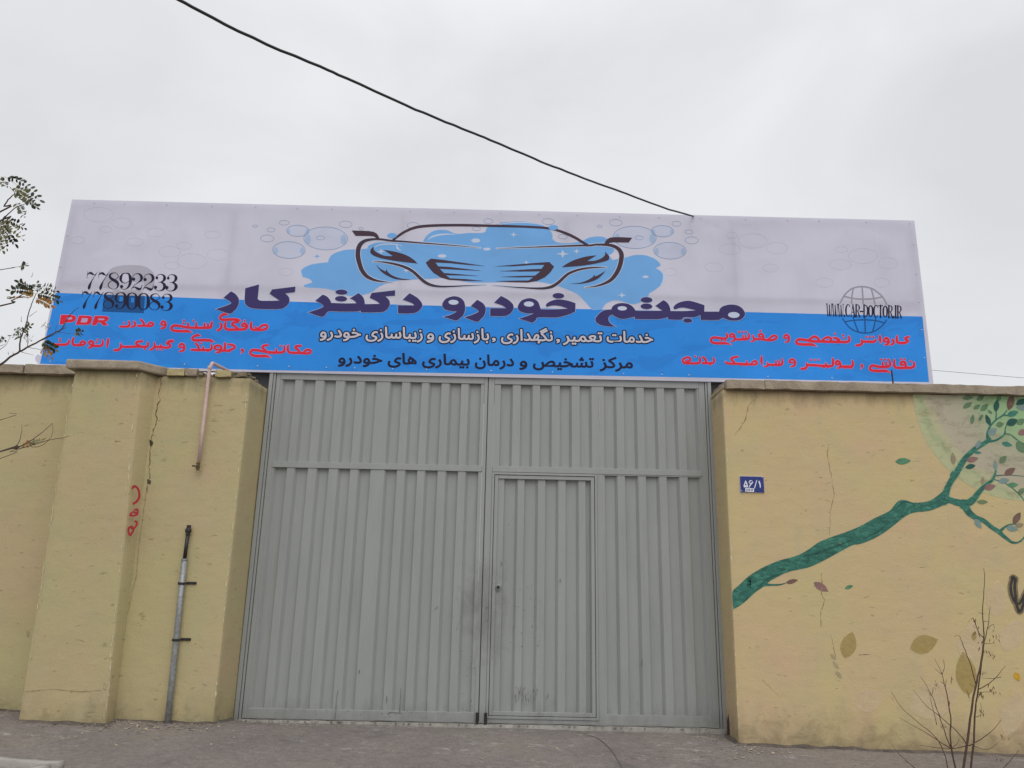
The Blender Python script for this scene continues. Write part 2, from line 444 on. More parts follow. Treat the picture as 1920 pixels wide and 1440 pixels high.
# ------------------------------------------------------------------ ground
def gz(x, y):
    cx = max(-9, min(9, x))
    t = min(1, max(0, (y+.45)/.4)); t = t*t*(3-2*t)
    inside = t*min(1, max(0, (2.45-abs(x))/.3))
    sl = -.0165*(1-.65*inside)
    z = .004 + sl*cx + min(0, .05*(max(y, -5)+.45)) - .018*inside
    z += .006*noise.noise(Vector((x*1.3, y*1.3, 0))) + .003*noise.noise(Vector((x*5, y*5, 3)))
    # crumbled debris heaped against the walls
    if y > -.62:
        z += .012*max(0, noise.noise(Vector((x*3.1, 2.2, y*2))))*(1-inside)
    return z
def axis(fine0, fine1, step, far):
    a = list(np.arange(fine0, fine1+1e-6, step)); d = step; v = fine1
    while v < far: d *= 1.5; v += d; a.append(v)
    d = step; v = fine0
    while v > -far: d *= 1.5; v -= d; a.insert(0, v)
    return a
xs = axis(-5.2, 5.6, .06, 160); ys = axis(-3.0, .3, .05, 160)
V = [(x, y, gz(x, y)) for y in ys for x in xs]; nx = len(xs)
F = [(j*nx+i, j*nx+i+1, (j+1)*nx+i+1, (j+1)*nx+i) for j in range(len(ys)-1) for i in range(nx-1)]
ground = link_mesh('ground', mesh_from(V, F), MASP, None, True); tag(ground, kind='structure')
# gate threshold: a low worn concrete sill
def rough_box(bm, x0, x1, y0, y1, z0, z1, seg=.06, amp=.006, seed=0, zf=None):
    nx_, ny_, nz_ = (max(1, int(round(d/seg))) for d in (x1-x0, y1-y0, z1-z0))
    b2 = bmesh.new(); bmesh.ops.create_cube(b2, size=1)
    def cut(ax, n):
        for k in range(1, n):
            no = [0, 0, 0]; no[ax] = 1; co = [0, 0, 0]; co[ax] = -.5+k/n
            bmesh.ops.bisect_plane(b2, geom=b2.verts[:]+b2.edges[:]+b2.faces[:], plane_co=co, plane_no=no)
    cut(0, nx_); cut(1, ny_); cut(2, nz_)
    for v in b2.verts:
        e = sum(abs(abs(c)-.5) < 1e-4 for c in v.co)
        p = Vector((x0+(v.co.x+.5)*(x1-x0), y0+(v.co.y+.5)*(y1-y0), z0+(v.co.z+.5)*(z1-z0)))
        q = p*9+Vector((seed, seed*2, 0))
        d = Vector((noise.noise(q), noise.noise(q+Vector((31, 0, 0))), noise.noise(q+Vector((0, 57, 0)))))
        p += d*amp*(1.6 if e >= 2 else 1)
        if e >= 2:
            c = Vector(((x0+x1)/2, (y0+y1)/2, (z0+z1)/2)); 
            for a in (1, 2):
                if abs(abs(v.co[a])-.5) < 1e-4: p[a] -= math.copysign(.0015+.006*max(0, noise.noise(q*.7)), v.co[a])
        if zf: p.z += zf(p.x)
        v.co = p
    me = bpy.data.meshes.new('t'); b2.to_mesh(me); b2.free(); bm.from_mesh(me); bpy.data.meshes.remove(me)
bm = bmesh.new(); rough_box(bm, -2.27, 2.25, -.045, .10, -.08, .012, .07, .006, 3)
tag(bm_obj('gate_threshold', bm, MTHR, None, True), kind='structure')

# ------------------------------------------------------------------ boundary walls
def wall_body(name, bottom, top, z0f, z1, yb, mat, parent, nz=64, amp=.0025, sub=.06, rnd=.009):
    """plastered wall: plan polylines of foot and head, lofted, with a hand-trowelled surface"""
    def dense(pl):
        # chamfer inner corners then sample
        q = [Vector(pl[0])]
        for i in range(1, len(pl)-1):
            a, b, c = Vector(pl[i-1]), Vector(pl[i]), Vector(pl[i+1])
            q += [b+(a-b).normalized()*rnd, b+((a-b).normalized()+(c-b).normalized())*rnd*.3, b+(c-b).normalized()*rnd]
        q.append(Vector(pl[-1])); return q
    qb, qt = dense(bottom), dense(top)
    cols = []
    for i in range(len(qb)-1):
        n = max(1, int(round((qb[i+1]-qb[i]).length/sub)))
        for k in range(n): cols.append((qb[i].lerp(qb[i+1], k/n), qt[i].lerp(qt[i+1], k/n)))
    cols.append((qb[-1], qt[-1]))
    V, F = [], []
    nc = len(cols)
    for j in range(nz+1):
        t = j/nz
        for i, (a, b) in enumerate(cols):
            p = a.lerp(b, t); z = z0f + (z1-z0f)*t
            q = Vector((p.x*1.7, p.y*1.7, z*1.7))
            d = noise.noise(q)*amp + noise.noise(q*4)*amp*.45
            t2 = (cols[min(i+1, nc-1)][0]-cols[max(i-1, 0)][0]).normalized()
            nrm = Vector((t2.y, -t2.x))
            p = p + nrm*d
            V.append((p.x, p.y, z))
    for j in range(nz):
        for i in range(nc-1): F.append((j*nc+i, j*nc+i+1, (j+1)*nc+i+1, (j+1)*nc+i))
    b = len(V)
    V += [(cols[0][0].x, yb, z0f), (cols[-1][0].x, yb, z0f), (cols[-1][1].x, yb, z1), (cols[0][1].x, yb, z1)]
    F.append(tuple(nz*nc+i for i in range(nc)) + (b+2, b+3))
    F.append((b+1, b, b+3, b+2))
    F.append(tuple(j*nc for j in range(nz, -1, -1)) + (b, b+3))
    F.append(tuple(j*nc+nc-1 for j in range(nz+1)) + (b+2, b+1))
    o = link_mesh(name, mesh_from(V, F), mat, parent)
    for p in o.data.polygons: p.use_smooth = len(p.vertices) == 4
    return o
LW = thing('boundary_wall', (-3.6, -.3, 0), 'yellow plastered wall left of the gate with a stepped pillar, broken coping and red graffiti', 'wall')
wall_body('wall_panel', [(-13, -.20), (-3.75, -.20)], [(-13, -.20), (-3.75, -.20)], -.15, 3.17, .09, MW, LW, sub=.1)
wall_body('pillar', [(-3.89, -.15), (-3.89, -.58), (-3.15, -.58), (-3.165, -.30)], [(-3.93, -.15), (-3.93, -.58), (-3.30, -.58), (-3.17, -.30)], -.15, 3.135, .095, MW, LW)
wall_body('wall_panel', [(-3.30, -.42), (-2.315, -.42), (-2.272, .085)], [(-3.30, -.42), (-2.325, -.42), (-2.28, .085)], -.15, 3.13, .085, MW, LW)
bm = bmesh.new(); rough_box(bm, -13, -4.62, -.27, .09, 3.175, 3.262, .12, .007, 1); rough_box(bm, -4.613, -3.78, -.27, .09, 3.172, 3.262, .06, .007, 2); bm_obj('coping', bm, MCOPE, LW)
# pillar cap follows the splayed side
def cap_prism(bm, plan, z0, z1, amp=.005):
    d = []
    n = len(plan)
    for i in range(n):
        a, b = Vector(plan[i]), Vector(plan[(i+1) % n]); k = max(1, int((b-a).length/.05))
        d += [a.lerp(b, j/k) for j in range(k)]
    def rg(z, ins):
        o = []
        for p in d:
            q = Vector((p.x*9, p.y*9, z*11)); c = Vector((sum(x.x for x in d)/len(d), sum(x.y for x in d)/len(d)))
            p2 = p+(c-p).normalized()*ins
            o.append(bm.verts.new((p2.x+noise.noise(q)*amp, p2.y+noise.noise(q+Vector((9, 9, 9)))*amp, z+noise.noise(q*.6)*amp)))
        return o
    r = [rg(z0, .006), rg(z0+.012, 0), rg((z0+z1)/2, 0), rg(z1-.012, 0), rg(z1, .008)]
    for a, b in zip(r, r[1:]):
        for k in range(len(d)): bm.faces.new((a[k], a[(k+1) % len(d)], b[(k+1) % len(d)], b[k]))
    bm.faces.new(r[0][::-1]); bm.faces.new(r[-1])
bm = bmesh.new(); cap_prism(bm, [(-3.985, .1), (-3.985, -.64), (-3.315, -.64), (-3.135, -.40), (-3.135, .1)], 3.138, 3.222)
bm_obj('coping', bm, MCOPE, LW)
bm = bmesh.new(); rough_box(bm, -3.120, -2.955, -.455, .08, 3.134, 3.207, .05, .006, 5); bm_obj('coping', bm, MCOPEY, LW)
bm = bmesh.new(); rough_box(bm, -2.950, -2.83, -.46, .08, 3.134, 3.205, .04, .009, 6); bm_obj('coping', bm, MCOPE, LW)
bm = bmesh.new(); rough_box(bm, -2.655, -2.505, -.455, .08, 3.134, 3.203, .04, .010, 7); bm_obj('coping', bm, MCOPEY, LW)
# crumbled mortar where coping stones are gone
bm = bmesh.new(); random.seed(4)
rough_box(bm, -2.822, -2.664, -.40, .08, 3.132, 3.165, .03, .018, 11)
rough_box(bm, -2.498, -2.36, -.43, .08, 3.132, 3.182, .03, .018, 12)
for k in range(70):
    x = random.choice((random.uniform(-2.85, -2.62), random.uniform(-2.52, -2.33))); y = random.uniform(-.44, -.2); r_ = random.uniform(.006, .02)
    bmesh.ops.create_icosphere(bm, subdivisions=1, radius=r_, matrix=Matrix.Translation((x, y, 3.17+random.uniform(-.02, .015))) @ Matrix.Diagonal((1.3, 1, .7, 1)))
bm_obj('coping_rubble', bm, MRUB, LW)

RW = thing('boundary_wall', (3.5, -.3, 0), 'yellow plastered wall right of the gate painted with a green branch mural under a grey coping', 'wall')
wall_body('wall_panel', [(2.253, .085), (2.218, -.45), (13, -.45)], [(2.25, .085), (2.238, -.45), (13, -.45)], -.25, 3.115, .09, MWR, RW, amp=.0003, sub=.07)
bm = bmesh.new(); rough_box(bm, 2.262, 2.625, -.512, .09, 3.118, 3.203, .06, .006, 21); rough_box(bm, 2.632, 6.2, -.51, .09, 3.119, 3.206, .07, .006, 22); rough_box(bm, 6.206, 13, -.51, .09, 3.118, 3.205, .15, .006, 23)
bm_obj('coping', bm, MCOPE, RW)
bm = bmesh.new(); rough_box(bm, 2.246, 2.258, -.45, .085, 3.117, 3.165, .03, .004, 25); bm_obj('mortar_edge', bm, MWR, RW, True)

# cracks, chips -------------------------------------------------
def crack(pts, y, parent, wid=2.2, jit=2.0, seed=0, name='crack', mat=MCRACK):
    random.seed(seed); q = []
    for a, b in zip(pts, pts[1:]):
        n = max(2, int(math.dist(a, b)/5))
        for k in range(n):
            t = k/n; q.append((a[0]+(b[0]-a[0])*t+random.uniform(-jit, jit)*.6, a[1]+(b[1]-a[1])*t, max(.35, wid*.55*random.choice((.3, .6, 1, 1.3, 2.0)))))
    q.append((*pts[-1], .3))
    return paint(name, [[stroke_loop(q, smooth=False)]], y, mat, parent)
crack([(299, 692), (302, 708), (301, 725), (296, 738), (300, 750), (292, 772), (294, 790), (287, 806), (284, 828)], -.4235, LW, 1.6, 2.6, 1)
crack([(283, 828), (281, 850), (279, 875), (280, 900), (275, 925)], -.4235, LW, 1.4, 3.0, 2)
crack([(274, 925), (262, 1010), (255, 1080), (236, 1165), (222, 1260), (213, 1340)], -.4235, LW, 1.2, 1.4, 3, mat=MCRKL)
crack([(46, 1297), (100, 1292), (150, 1297), (190, 1294)], -.5835, LW, 1.3, 2.2, 4, mat=MCRKL)
paint('chipped_patch', [[corner_smooth([(280, 824), (286, 827), (287, 832), (283, 837), (281, 833)])], [corner_smooth([(276, 898), (283, 901), (282, 908), (276, 906)])]], -.4245, MCRACK, LW)
paint('chipped_patch', [[corner_smooth([(194, 1280), (199, 1284), (198, 1294), (193, 1290)])], [corner_smooth([(195, 1330), (199, 1332), (196, 1350), (192, 1344)])]], -.5842, MCHIP, LW)
crack([(1417, 727), (1418, 745), (1402, 763), (1398, 785), (1390, 800), (1377, 815)], -.4512, RW, 2.0, 2.2, 6, mat=MCRKL)
crack([(1555, 832), (1552, 850), (1560, 905), (1565, 925), (1557, 960), (1556, 1005)], -.4512, RW, 1.4, 2.0, 7, mat=MCRKL)
crack([(1541, 1075), (1541, 1112), (1546, 1125), (1540, 1145), (1539, 1175)], -.4528, RW, 1.5, 2.2, 8, mat=MCRKL)
crack([(1558, 1190), (1562, 1210), (1567, 1235)], -.4512, RW, 1.2, 2.0, 9, mat=MCRKL)
crack([(1611, 1228), (1632, 1227)], -.4512, RW, 1.6, 1, 10)
crack([(1430, 1275), (1455, 1300), (1466, 1308)], -.4512, RW, .8, 1.6, 12, mat=MCRKL)
for k, (x0, y0, x1, y1, w_) in enumerate([(1557, 1226, 1566, 1236, 6), (1562, 1241, 1572, 1253, 7), (1568, 1259, 1577, 1271, 7)]):
    paint('plaster_gouge', [[stroke_loop([(x0, y0, 2), ((x0+x1)/2, (y0+y1)/2, w_), (x1, y1, 3)])]], -.4514, MCHIP, RW)

MEDGE = simple('worn_plaster_edge', (.60, .53, .34), .95, .2, 30); MPIT = simple('plaster_pit', (.20, .155, .085), 1, .4, 30)
def worn_edge(p0, p1, y, parent, seed, wid=2.0, mat=MEDGE):
    random.seed(seed); sh_ = []; n = 34
    for k in range(n):
        if random.random() < .35: continue
        t0, t1 = k/n, (k+random.uniform(.4, 1.1))/n
        if t1 > 1: t1 = 1
        a, b = edge(p0, p1, t0), edge(p0, p1, t1); j = random.uniform(-1.2, 1.2)
        sh_.append([stroke_loop([(a[0]+j, a[1], .3), ((a[0]+b[0])/2+j+random.uniform(-.8, .8), (a[1]+b[1])/2, wid*random.uniform(.4, 1.3)), (b[0]+j, b[1], .3)])])
    tag(paint('worn_edge', sh_, y, mat, parent), kind='stuff')
def edge(a, b, t): return (a[0]+(b[0]-a[0])*t, a[1]+(b[1]-a[1])*t)
worn_edge((463, 735), (400, 1330), -.4245, LW, 41, 2.2); worn_edge((258, 700), (199, 1335), -.5845, LW, 42, 2.0); worn_edge((139, 700), (40, 1335), -.5845, LW, 43, 1.4)
worn_edge((1359, 745), (1386, 1370), -.4512, RW, 44, 1.8)
def pits(quad, n, y, parent, seed):
    random.seed(seed); sh_ = []
    for k in range(n):
        u, v = random.random(), random.random(); a = edge(quad[0], quad[1], u); b = edge(quad[3], quad[2], u); x, z = edge(a, b, v)
        if random.random() < .7: sh_.append([ellipse(x, z, random.uniform(.3, 1.0), random.uniform(.3, 1.0), 7)])
        else:
            an = random.uniform(-.5, .5); l_ = random.uniform(3, 14); sh_.append([stroke_loop([(x, z, .3), (x+l_*.5, z+l_*.5*math.sin(an)+random.uniform(-1, 1), random.uniform(.35, .8)), (x+l_, z+l_*math.sin(an), .3)])])
    tag(paint('plaster_pit', sh_, y, MPIT, parent), kind='stuff')
pits([(140, 700), (255, 705), (195, 1345), (45, 1345)], 26, -.5845, LW, 51); pits([(305, 710), (460, 720), (398, 1345), (215, 1345)], 34, -.4245, LW, 52)
pits([(0, 710), (130, 710), (35, 1335), (0, 1335)], 14, -.2045, LW, 53); pits([(1365, 740), (1920, 750), (1920, 1405), (1390, 1385)], 80, -.4511, RW, 54)
# graffiti ------------------------------------------------------
sg = lambda pts, wd: stroke_loop([(*p, wd) for p in pts])
z5 = lambda pts: zz(0, 640, 3.4286, pts)
paint('red_graffiti', [[sg(z5([(852, 944), (862, 932), (880, 940), (893, 965), (895, 1000), (880, 1028), (858, 1044)]), 4.4)],
    [sg(z5([(868, 1084), (882, 1080), (884, 1096), (870, 1104), (858, 1095)]), 3.8)], [sg(z5([(884, 1092), (882, 1112), (860, 1121), (836, 1118), (848, 1102)]), 3.6)],
    [sg(z5([(868, 1158), (878, 1160), (878, 1180), (862, 1200), (846, 1204)]), 3.8)], [sg(z5([(848, 1190), (828, 1200), (826, 1222), (836, 1246), (848, 1232), (858, 1212), (848, 1196)]), 3.8)]], -.5842, MREDP, LW)
z6 = lambda pts: zz(1340, 1040, 3.3103, pts)
bs = [z6([(1852, 145), (1838, 190), (1842, 240), (1862, 290), (1885, 305), (1905, 285), (1930, 235), (1950, 200)]), z6([(1868, 150), (1862, 200), (1868, 255), (1872, 300), (1884, 340), (1895, 352), (1908, 335), (1930, 250)])]
paint('overspray', [[sg(b, 11)] for b in bs] + [[ellipse(*z6([(1852, 145)])[0], 7, 7)]], -.4530, MBLKO, RW)
paint('black_graffiti', [[sg(b, 5)] for b in bs] + [[ellipse(*z6([(1852, 145)])[0], 4.6, 4.4)], [ellipse(*z6([(1890, 350)])[0], 4, 4)]], -.4534, MBLKP, RW)

# ------------------------------------------------------------------ mural
def worn(m, nt, b, lo=.60, hi=.74, amount=.75, scale=16, base=0.0):
    """paint layer thinned to nothing in specks and brush gaps"""
    plaster_bump(nt, b)
    n = noise_n(nt, pos(nt, (1, 1, 1.8), (3, 1, 8)), scale, 6, .7, .4)
    t = node(nt, 'ShaderNodeBsdfTransparent'); mx = node(nt, 'ShaderNodeMixShader')
    nt.links.new(ramp(nt, n, [(lo, base), (hi, amount)]), mx.inputs['Fac'])
    nt.links.new(b.outputs['BSDF'], mx.inputs[1]); nt.links.new(t.outputs['BSDF'], mx.inputs[2])
    nt.links.new(mx.outputs['Shader'], nt.nodes['Material Output'].inputs['Surface'])
def mural_paint(name, col, var=.18, alt=None, lo=.58, hi=.74, amount=.75, base=0.0, scale=16):
    m, nt, b = newmat(name)
    f = noise_n(nt, pos(nt, (2.0, 1, 4.5)), 4.5, 6, .7, 1.6)
    hi_ = alt or tuple(min(1, c*(1+var)) for c in col)
    c = ramp(nt, f, [(.34, tuple(x*(1-var) for x in col)), (.52, col), (.68, hi_)])
    nt.links.new(c, b.inputs['Base Color']); b.inputs['Roughness'].default_value = .88
    worn(m, nt, b, lo, hi, amount, scale, base); return m
M_BR = mural_paint('mural_branch_green', (.036, .165, .125), .42, (.085, .29, .21)); M_BRE = mural_paint('mural_branch_edge', (.30, .36, .20), .1)
M_DKT = mural_paint('mural_branch_shade', (.022, .105, .085), .3)
M_DK = mural_paint('mural_dark_leaf', (.02, .095, .075), .3); M_TEAL = mural_paint('mural_teal_leaf', (.05, .20, .15), .25)
M_GR = mural_paint('mural_green_leaf', (.10, .26, .15), .25); M_PALE = mural_paint('mural_faded_leaf', (.13, .25, .135), .2, None, .35, .7, .6, .15)
M_BLUE = mural_paint('mural_blue_grey_leaf', (.20, .29, .27), .15); M_BRN = mural_paint('mural_brown_leaf', (.18, .105, .085), .25)
M_MAUVE = mural_paint('mural_mauve_leaf', (.27, .15, .14), .2); M_TAN = mural_paint('mural_tan_leaf', (.29, .24, .15), .15)
M_CREAM = mural_paint('mural_cream_leaf', (.74, .60, .39), .04, None, .35, .75, .6, .32, 5); M_OCH = mural_paint('mural_ochre_leaf', (.45, .34, .12), .1, None, .35, .75, .6, .2, 7)
M_YEL = mural_paint('mural_yellow_leaf', (.55, .32, .02), .25)
def circle_mat():
    m, nt, b = newmat('mural_pale_disc'); g = node(nt, 'ShaderNodeNewGeometry'); d = node(nt, 'ShaderNodeVectorMath'); d.operation = 'DISTANCE'
    c0 = P(1925, 725, -.45); e0 = P(1925, 939, -.45); rad = (e0-c0).length
    d.inputs[1].default_value = c0; nt.links.new(g.outputs['Position'], d.inputs[0])
    n = noise_n(nt, pos(nt), 4, 5, .6, .6)
    k = math_n(nt, 'ADD', math_n(nt, 'DIVIDE', d.outputs['Value'], rad), math_n(nt, 'MULTIPLY', math_n(nt, 'SUBTRACT', n, .5), .22))
    c = ramp(nt, k, [(.28, (.30, .47, .24)), (.46, (.32, .45, .25)), (.62, (.41, .40, .28)), (.84, (.45, .40, .30)), (.93, (.47, .455, .28)), (.965, (.37, .42, .24)), (1.0, (.45, .47, .27))])
    nt.links.new(c, b.inputs['Base Color']); b.inputs['Roughness'].default_value = .88; worn(m, nt, b, .52, .75, .6, 5); return m
YM = -.4512
zc = lambda pts: zz(1340, 700, 3.3103, pts)
arc = [(1925+214*math.cos(R(a)), 725+214*math.sin(R(a))) for a in range(6, 175, 3)]
disc = [(2137, 752)] + arc + [(1712.5, 739.5), (1925, 744)]
paint('mural_disc', [[disc]], YM, circle_mat(), RW)
mains = [[(105, 1420, 108), (200, 1340, 95), (300, 1275, 105), (420, 1215, 98), (520, 1178, 100), (620, 1132, 112), (720, 1085, 106), (820, 1042, 100), (920, 1003, 96), (1010, 955, 96), (1090, 893, 88), (1150, 838, 90), (1220, 832, 66), (1300, 828, 58), (1370, 810, 60), (1430, 782, 62), (1490, 797, 46), (1550, 815, 52)],
    [(1425, 790, 56), (1436, 740, 42), (1458, 685, 34), (1500, 620, 37), (1540, 550, 35), (1580, 500, 30), (1630, 460, 28), (1680, 430, 27), (1706, 408, 22)],
    [(1697, 412, 24), (1694, 370, 16), (1710, 330, 12), (1745, 290, 11), (1790, 260, 10), (1814, 230, 7)], [(1745, 290, 9), (1748, 250, 7), (1748, 225, 4)], [(1790, 258, 8), (1830, 265, 6)],
    [(1700, 420, 22), (1740, 417, 14), (1780, 395, 12), (1800, 375, 10), (1805, 340, 7), (1816, 312, 5)], [(1800, 377, 8), (1832, 380, 6), (1880, 415, 6), (1925, 448, 4)],
    [(1545, 818, 50), (1600, 788, 40), (1640, 738, 30), (1680, 695, 22), (1720, 665, 17), (1740, 625, 12), (1746, 590, 7)],
    [(1545, 805, 50), (1578, 862, 42), (1620, 895, 32), (1670, 915, 28), (1720, 955, 27), (1762, 982, 27), (1800, 1015, 22), (1840, 1045, 16), (1870, 1052, 12), (1900, 1040, 10), (1928, 1010, 8)],
    [(1768, 984, 22), (1800, 955, 14), (1832, 938, 8), (1880, 935, 6)], [(1735, 635, 8), (1830, 632, 5), (1930, 640, 4)], [(1735, 660, 8), (1800, 680, 6), (1880, 740, 6), (1930, 800, 6)],
    [(225, 1300, 60), (290, 1305, 40), (330, 1312, 16), (400, 1312, 10), (440, 1302, 5)]]
bough = corner_smooth(zc([(110, 1360), (150, 1316), (215, 1256), (300, 1205), (400, 1162), (500, 1135), (575, 1098), (640, 1052), (700, 1025), (800, 990), (900, 950), (980, 905), (1050, 872), (1090, 850), (1120, 812), (1150, 788), (1190, 788), (1230, 802), (1290, 800), (1340, 788), (1380, 762), (1412, 735), (1470, 770), (1560, 790), (1575, 830), (1500, 822), (1450, 805), (1400, 828), (1350, 848), (1300, 858), (1250, 862), (1200, 878), (1160, 905), (1110, 945), (1050, 990), (980, 1030), (900, 1060), (860, 1065), (800, 1095), (700, 1150), (640, 1180), (580, 1205), (500, 1222), (450, 1235), (400, 1258), (340, 1292), (300, 1326), (250, 1361), (180, 1425), (116, 1466)]))
paint('mural_branch_outline', [[stroke_loop(zc([(a, b, c+9) for a, b, c in s]))] for s in mains[1:2]+mains[6:8]], YM-.0003, M_BRE, RW)
paint('mural_branch', [[bough]] + [[stroke_loop(zc(s))] for s in mains[1:]], YM-.0006, M_BR, RW)
paint('mural_branch_strokes', [[stroke_loop(zc(s))] for s in ([(260, 1340, 4), (330, 1275, 14), (420, 1240, 6)], [(560, 1130, 4), (640, 1115, 18), (760, 1070, 14), (860, 1030, 4)], [(560, 1190, 4), (580, 1165, 14), (580, 1130, 4)], [(900, 1035, 3), (1000, 990, 10), (1090, 920, 4)], [(1120, 850, 3), (1170, 800, 12), (1230, 808, 3)])], YM-.0010, M_DKT, RW)
def leaf_loop(cx, cy, ln, wd, ang, n=10):
    a = R(-ang); c, s = math.cos(a), math.sin(a); o = []
    for k in range(n+1):
        t = k/n; o.append((-ln/2+ln*t, -wd/2*math.sin(math.pi*t**.9)**.85))
    for k in range(1, n):
        t = 1-k/n; o.append((-ln/2+ln*t, wd/2*math.sin(math.pi*t**.9)**.85))
    return [(cx+x*c-y*s, cy+x*s+y*c) for x, y in o]
LEAVES = [(1170, 545, 98, 40, 3, M_GR), (1480, 530, 78, 33, 95, M_TAN), (1474, 630, 58, 26, 80, M_TEAL), (1600, 535, 76, 36, 12, M_MAUVE), (1588, 578, 66, 32, 12, M_DK), (1632, 492, 52, 18, -4, M_TEAL), (1636, 440, 60, 30, 65, M_BLUE),
    (1724, 362, 66, 46, 35, M_BLUE), (1697, 290, 76, 30, 112, M_DK), (1749, 200, 78, 36, 82, M_DK), (1770, 318, 52, 36, 10, M_PALE), (1850, 250, 76, 38, 18, M_TEAL), (1846, 303, 76, 48, 22, M_DK), (1838, 178, 108, 46, 75, M_BRN), (1814, 440, 70, 30, -15, M_TEAL),
    (1790, 535, 62, 40, 48, M_PALE), (1742, 572, 66, 26, 95, M_BLUE), (1832, 610, 82, 42, 32, M_BRN), (1663, 666, 52, 22, 85, M_TAN), (1708, 707, 76, 40, 14, M_MAUVE), (1795, 667, 72, 36, 8, M_BLUE), (1850, 693, 72, 32, 2, M_GR), (1662, 798, 72, 30, 0, M_PALE),
    (1635, 932, 72, 36, -55, M_BLUE), (1876, 898, 84, 42, 58, M_BRN), (1848, 963, 76, 38, -8, M_BLUE), (1893, 942, 52, 30, 8, M_TAN), (1905, 178, 76, 40, 22, M_DK), (1910, 214, 80, 36, -10, M_BLUE),
    (1572, 152, 74, 28, 4, M_PALE), (1650, 154, 56, 30, 25, M_PALE), (1570, 198, 70, 32, 32, M_PALE), (1628, 208, 52, 28, 30, M_PALE), (1674, 212, 64, 36, 42, M_PALE), (1600, 285, 66, 26, 82, M_PALE), (1652, 275, 50, 20, 60, M_PALE), (1708, 240, 40, 18, -40, M_PALE), (1765, 155, 40, 30, 60, M_PALE), (1905, 460, 96, 60, -45, M_PALE), (1910, 365, 60, 40, 25, M_MAUVE), (1900, 300, 60, 40, 30, M_PALE), (1905, 730, 60, 34, 40, M_PALE)]
LEAVES6 = [(480, 166, 78, 28, 14, M_BRN), (660, 200, 108, 46, -32, M_MAUVE), (834, 201, 56, 24, 18, M_GR), (1877, 757, 62, 36, -60, M_YEL),
    (1750, 270, 232, 128, 88, M_CREAM), (1590, 545, 262, 170, 84, M_CREAM), (1845, 500, 224, 138, 62, M_CREAM), (832, 560, 172, 98, 74, M_OCH), (1300, 555, 182, 116, 18, M_OCH), (1560, 738, 278, 130, 98, M_OCH), (955, 905, 176, 150, 28, M_CREAM), (1360, 905, 330, 230, 18, M_CREAM), (1850, 985, 300, 150, 72, M_CREAM), (1610, 505, 60, 34, 84, M_OCH)]
for i, (cx, cy, ln, wd, an, mt) in enumerate(LEAVES):
    (a, b), = zc([(cx, cy)]); paint('mural_leaf', [[leaf_loop(a, b, ln/3.31, wd/3.31, an)]], YM-.0014-.00005*(i % 5), mt, RW)
for i, (cx, cy, ln, wd, an, mt) in enumerate(LEAVES6):
    (a, b), = z6([(cx, cy)]); paint('mural_leaf', [[leaf_loop(a, b, ln/3.31, wd/3.31, an)]], YM-.0001*(i % 4)-(.0012 if mt is M_OCH else .0005), mt, RW)

# ------------------------------------------------------------------ metal gate
G = thing('metal_gate', (0, 0, 0), 'grey double leaf sheet metal gate with ribbed panels and a small wicket door', 'gate')
bm = bmesh.new()
bx(bm, -2.276, -2.238, -.02, .06, .0, 3.40, .003); bx(bm, -2.234, -2.212, -.012, .05, .0, 3.40, .003)
bm_obj('jamb', bm, MGATE, G)
bm = bmesh.new(); bx(bm, 2.214, 2.250, -.02, .06, .0, 3.40, .003); bx(bm, 2.190, 2.210, -.012, .05, .0, 3.40, .003); bm_obj('jamb', bm, MGATE, G)
def topx(px): return P(px, 712+.0205*(px-540), 0).x
RECL = [(532, 554), (570, 592), (610, 630), (649, 669), (686, 706), (734, 754), (771, 791), (807, 828), (845, 865), (881, 902)]
RECR = [(939.6, 960), (977, 997), (1013, 1033), (1050, 1070), (1087, 1107), (1132, 1153), (1169, 1191), (1207, 1229), (1245, 1266), (1283, 1304)]
recl = [(topx(a), topx(b)) for a, b in RECL]; recr = [(topx(a), topx(b)) for a, b in RECR]
def ribbed(bm, x0, x1, z0, z1, recs, yf=0.0, depth=.036, soft='L'):
    prof = [(x0, yf)]
    for a, b in recs:
        a, b = max(a, x0+.002), min(b, x1-.002)
        if b-a < .02: continue
        l, r_ = (.026, .002) if soft == 'L' else (.002, .026)
        prof += [(a-l*.5, yf), (a+l*.5, yf+depth), (b-r_*.5, yf+depth), (b+r_*.5, yf)]
    prof.append((x1, yf))
    nz = 8
    rows = []
    for j in range(nz+1):
        z = z0+(z1-z0)*j/nz
        rows.append([bm.verts.new((x, y+.0028*noise.noise(Vector((x*2.3, z*1.1, 4))), z)) for x, y in prof])
    back = [[bm.verts.new((x, y+.002, z)) for x, y in prof] for z in (z0, z1)]
    for p, q in zip(rows, rows[1:]):
        for i in range(len(prof)-1): bm.faces.new((p[i], p[i+1], q[i+1], q[i]))
    for i in range(len(prof)-1): bm.faces.new((back[0][i+1], back[0][i], back[1][i], back[1][i+1]))
ZB, ZM0, ZM1, ZT0, ZT1 = .024, 2.333, 2.392, 3.236, 3.40
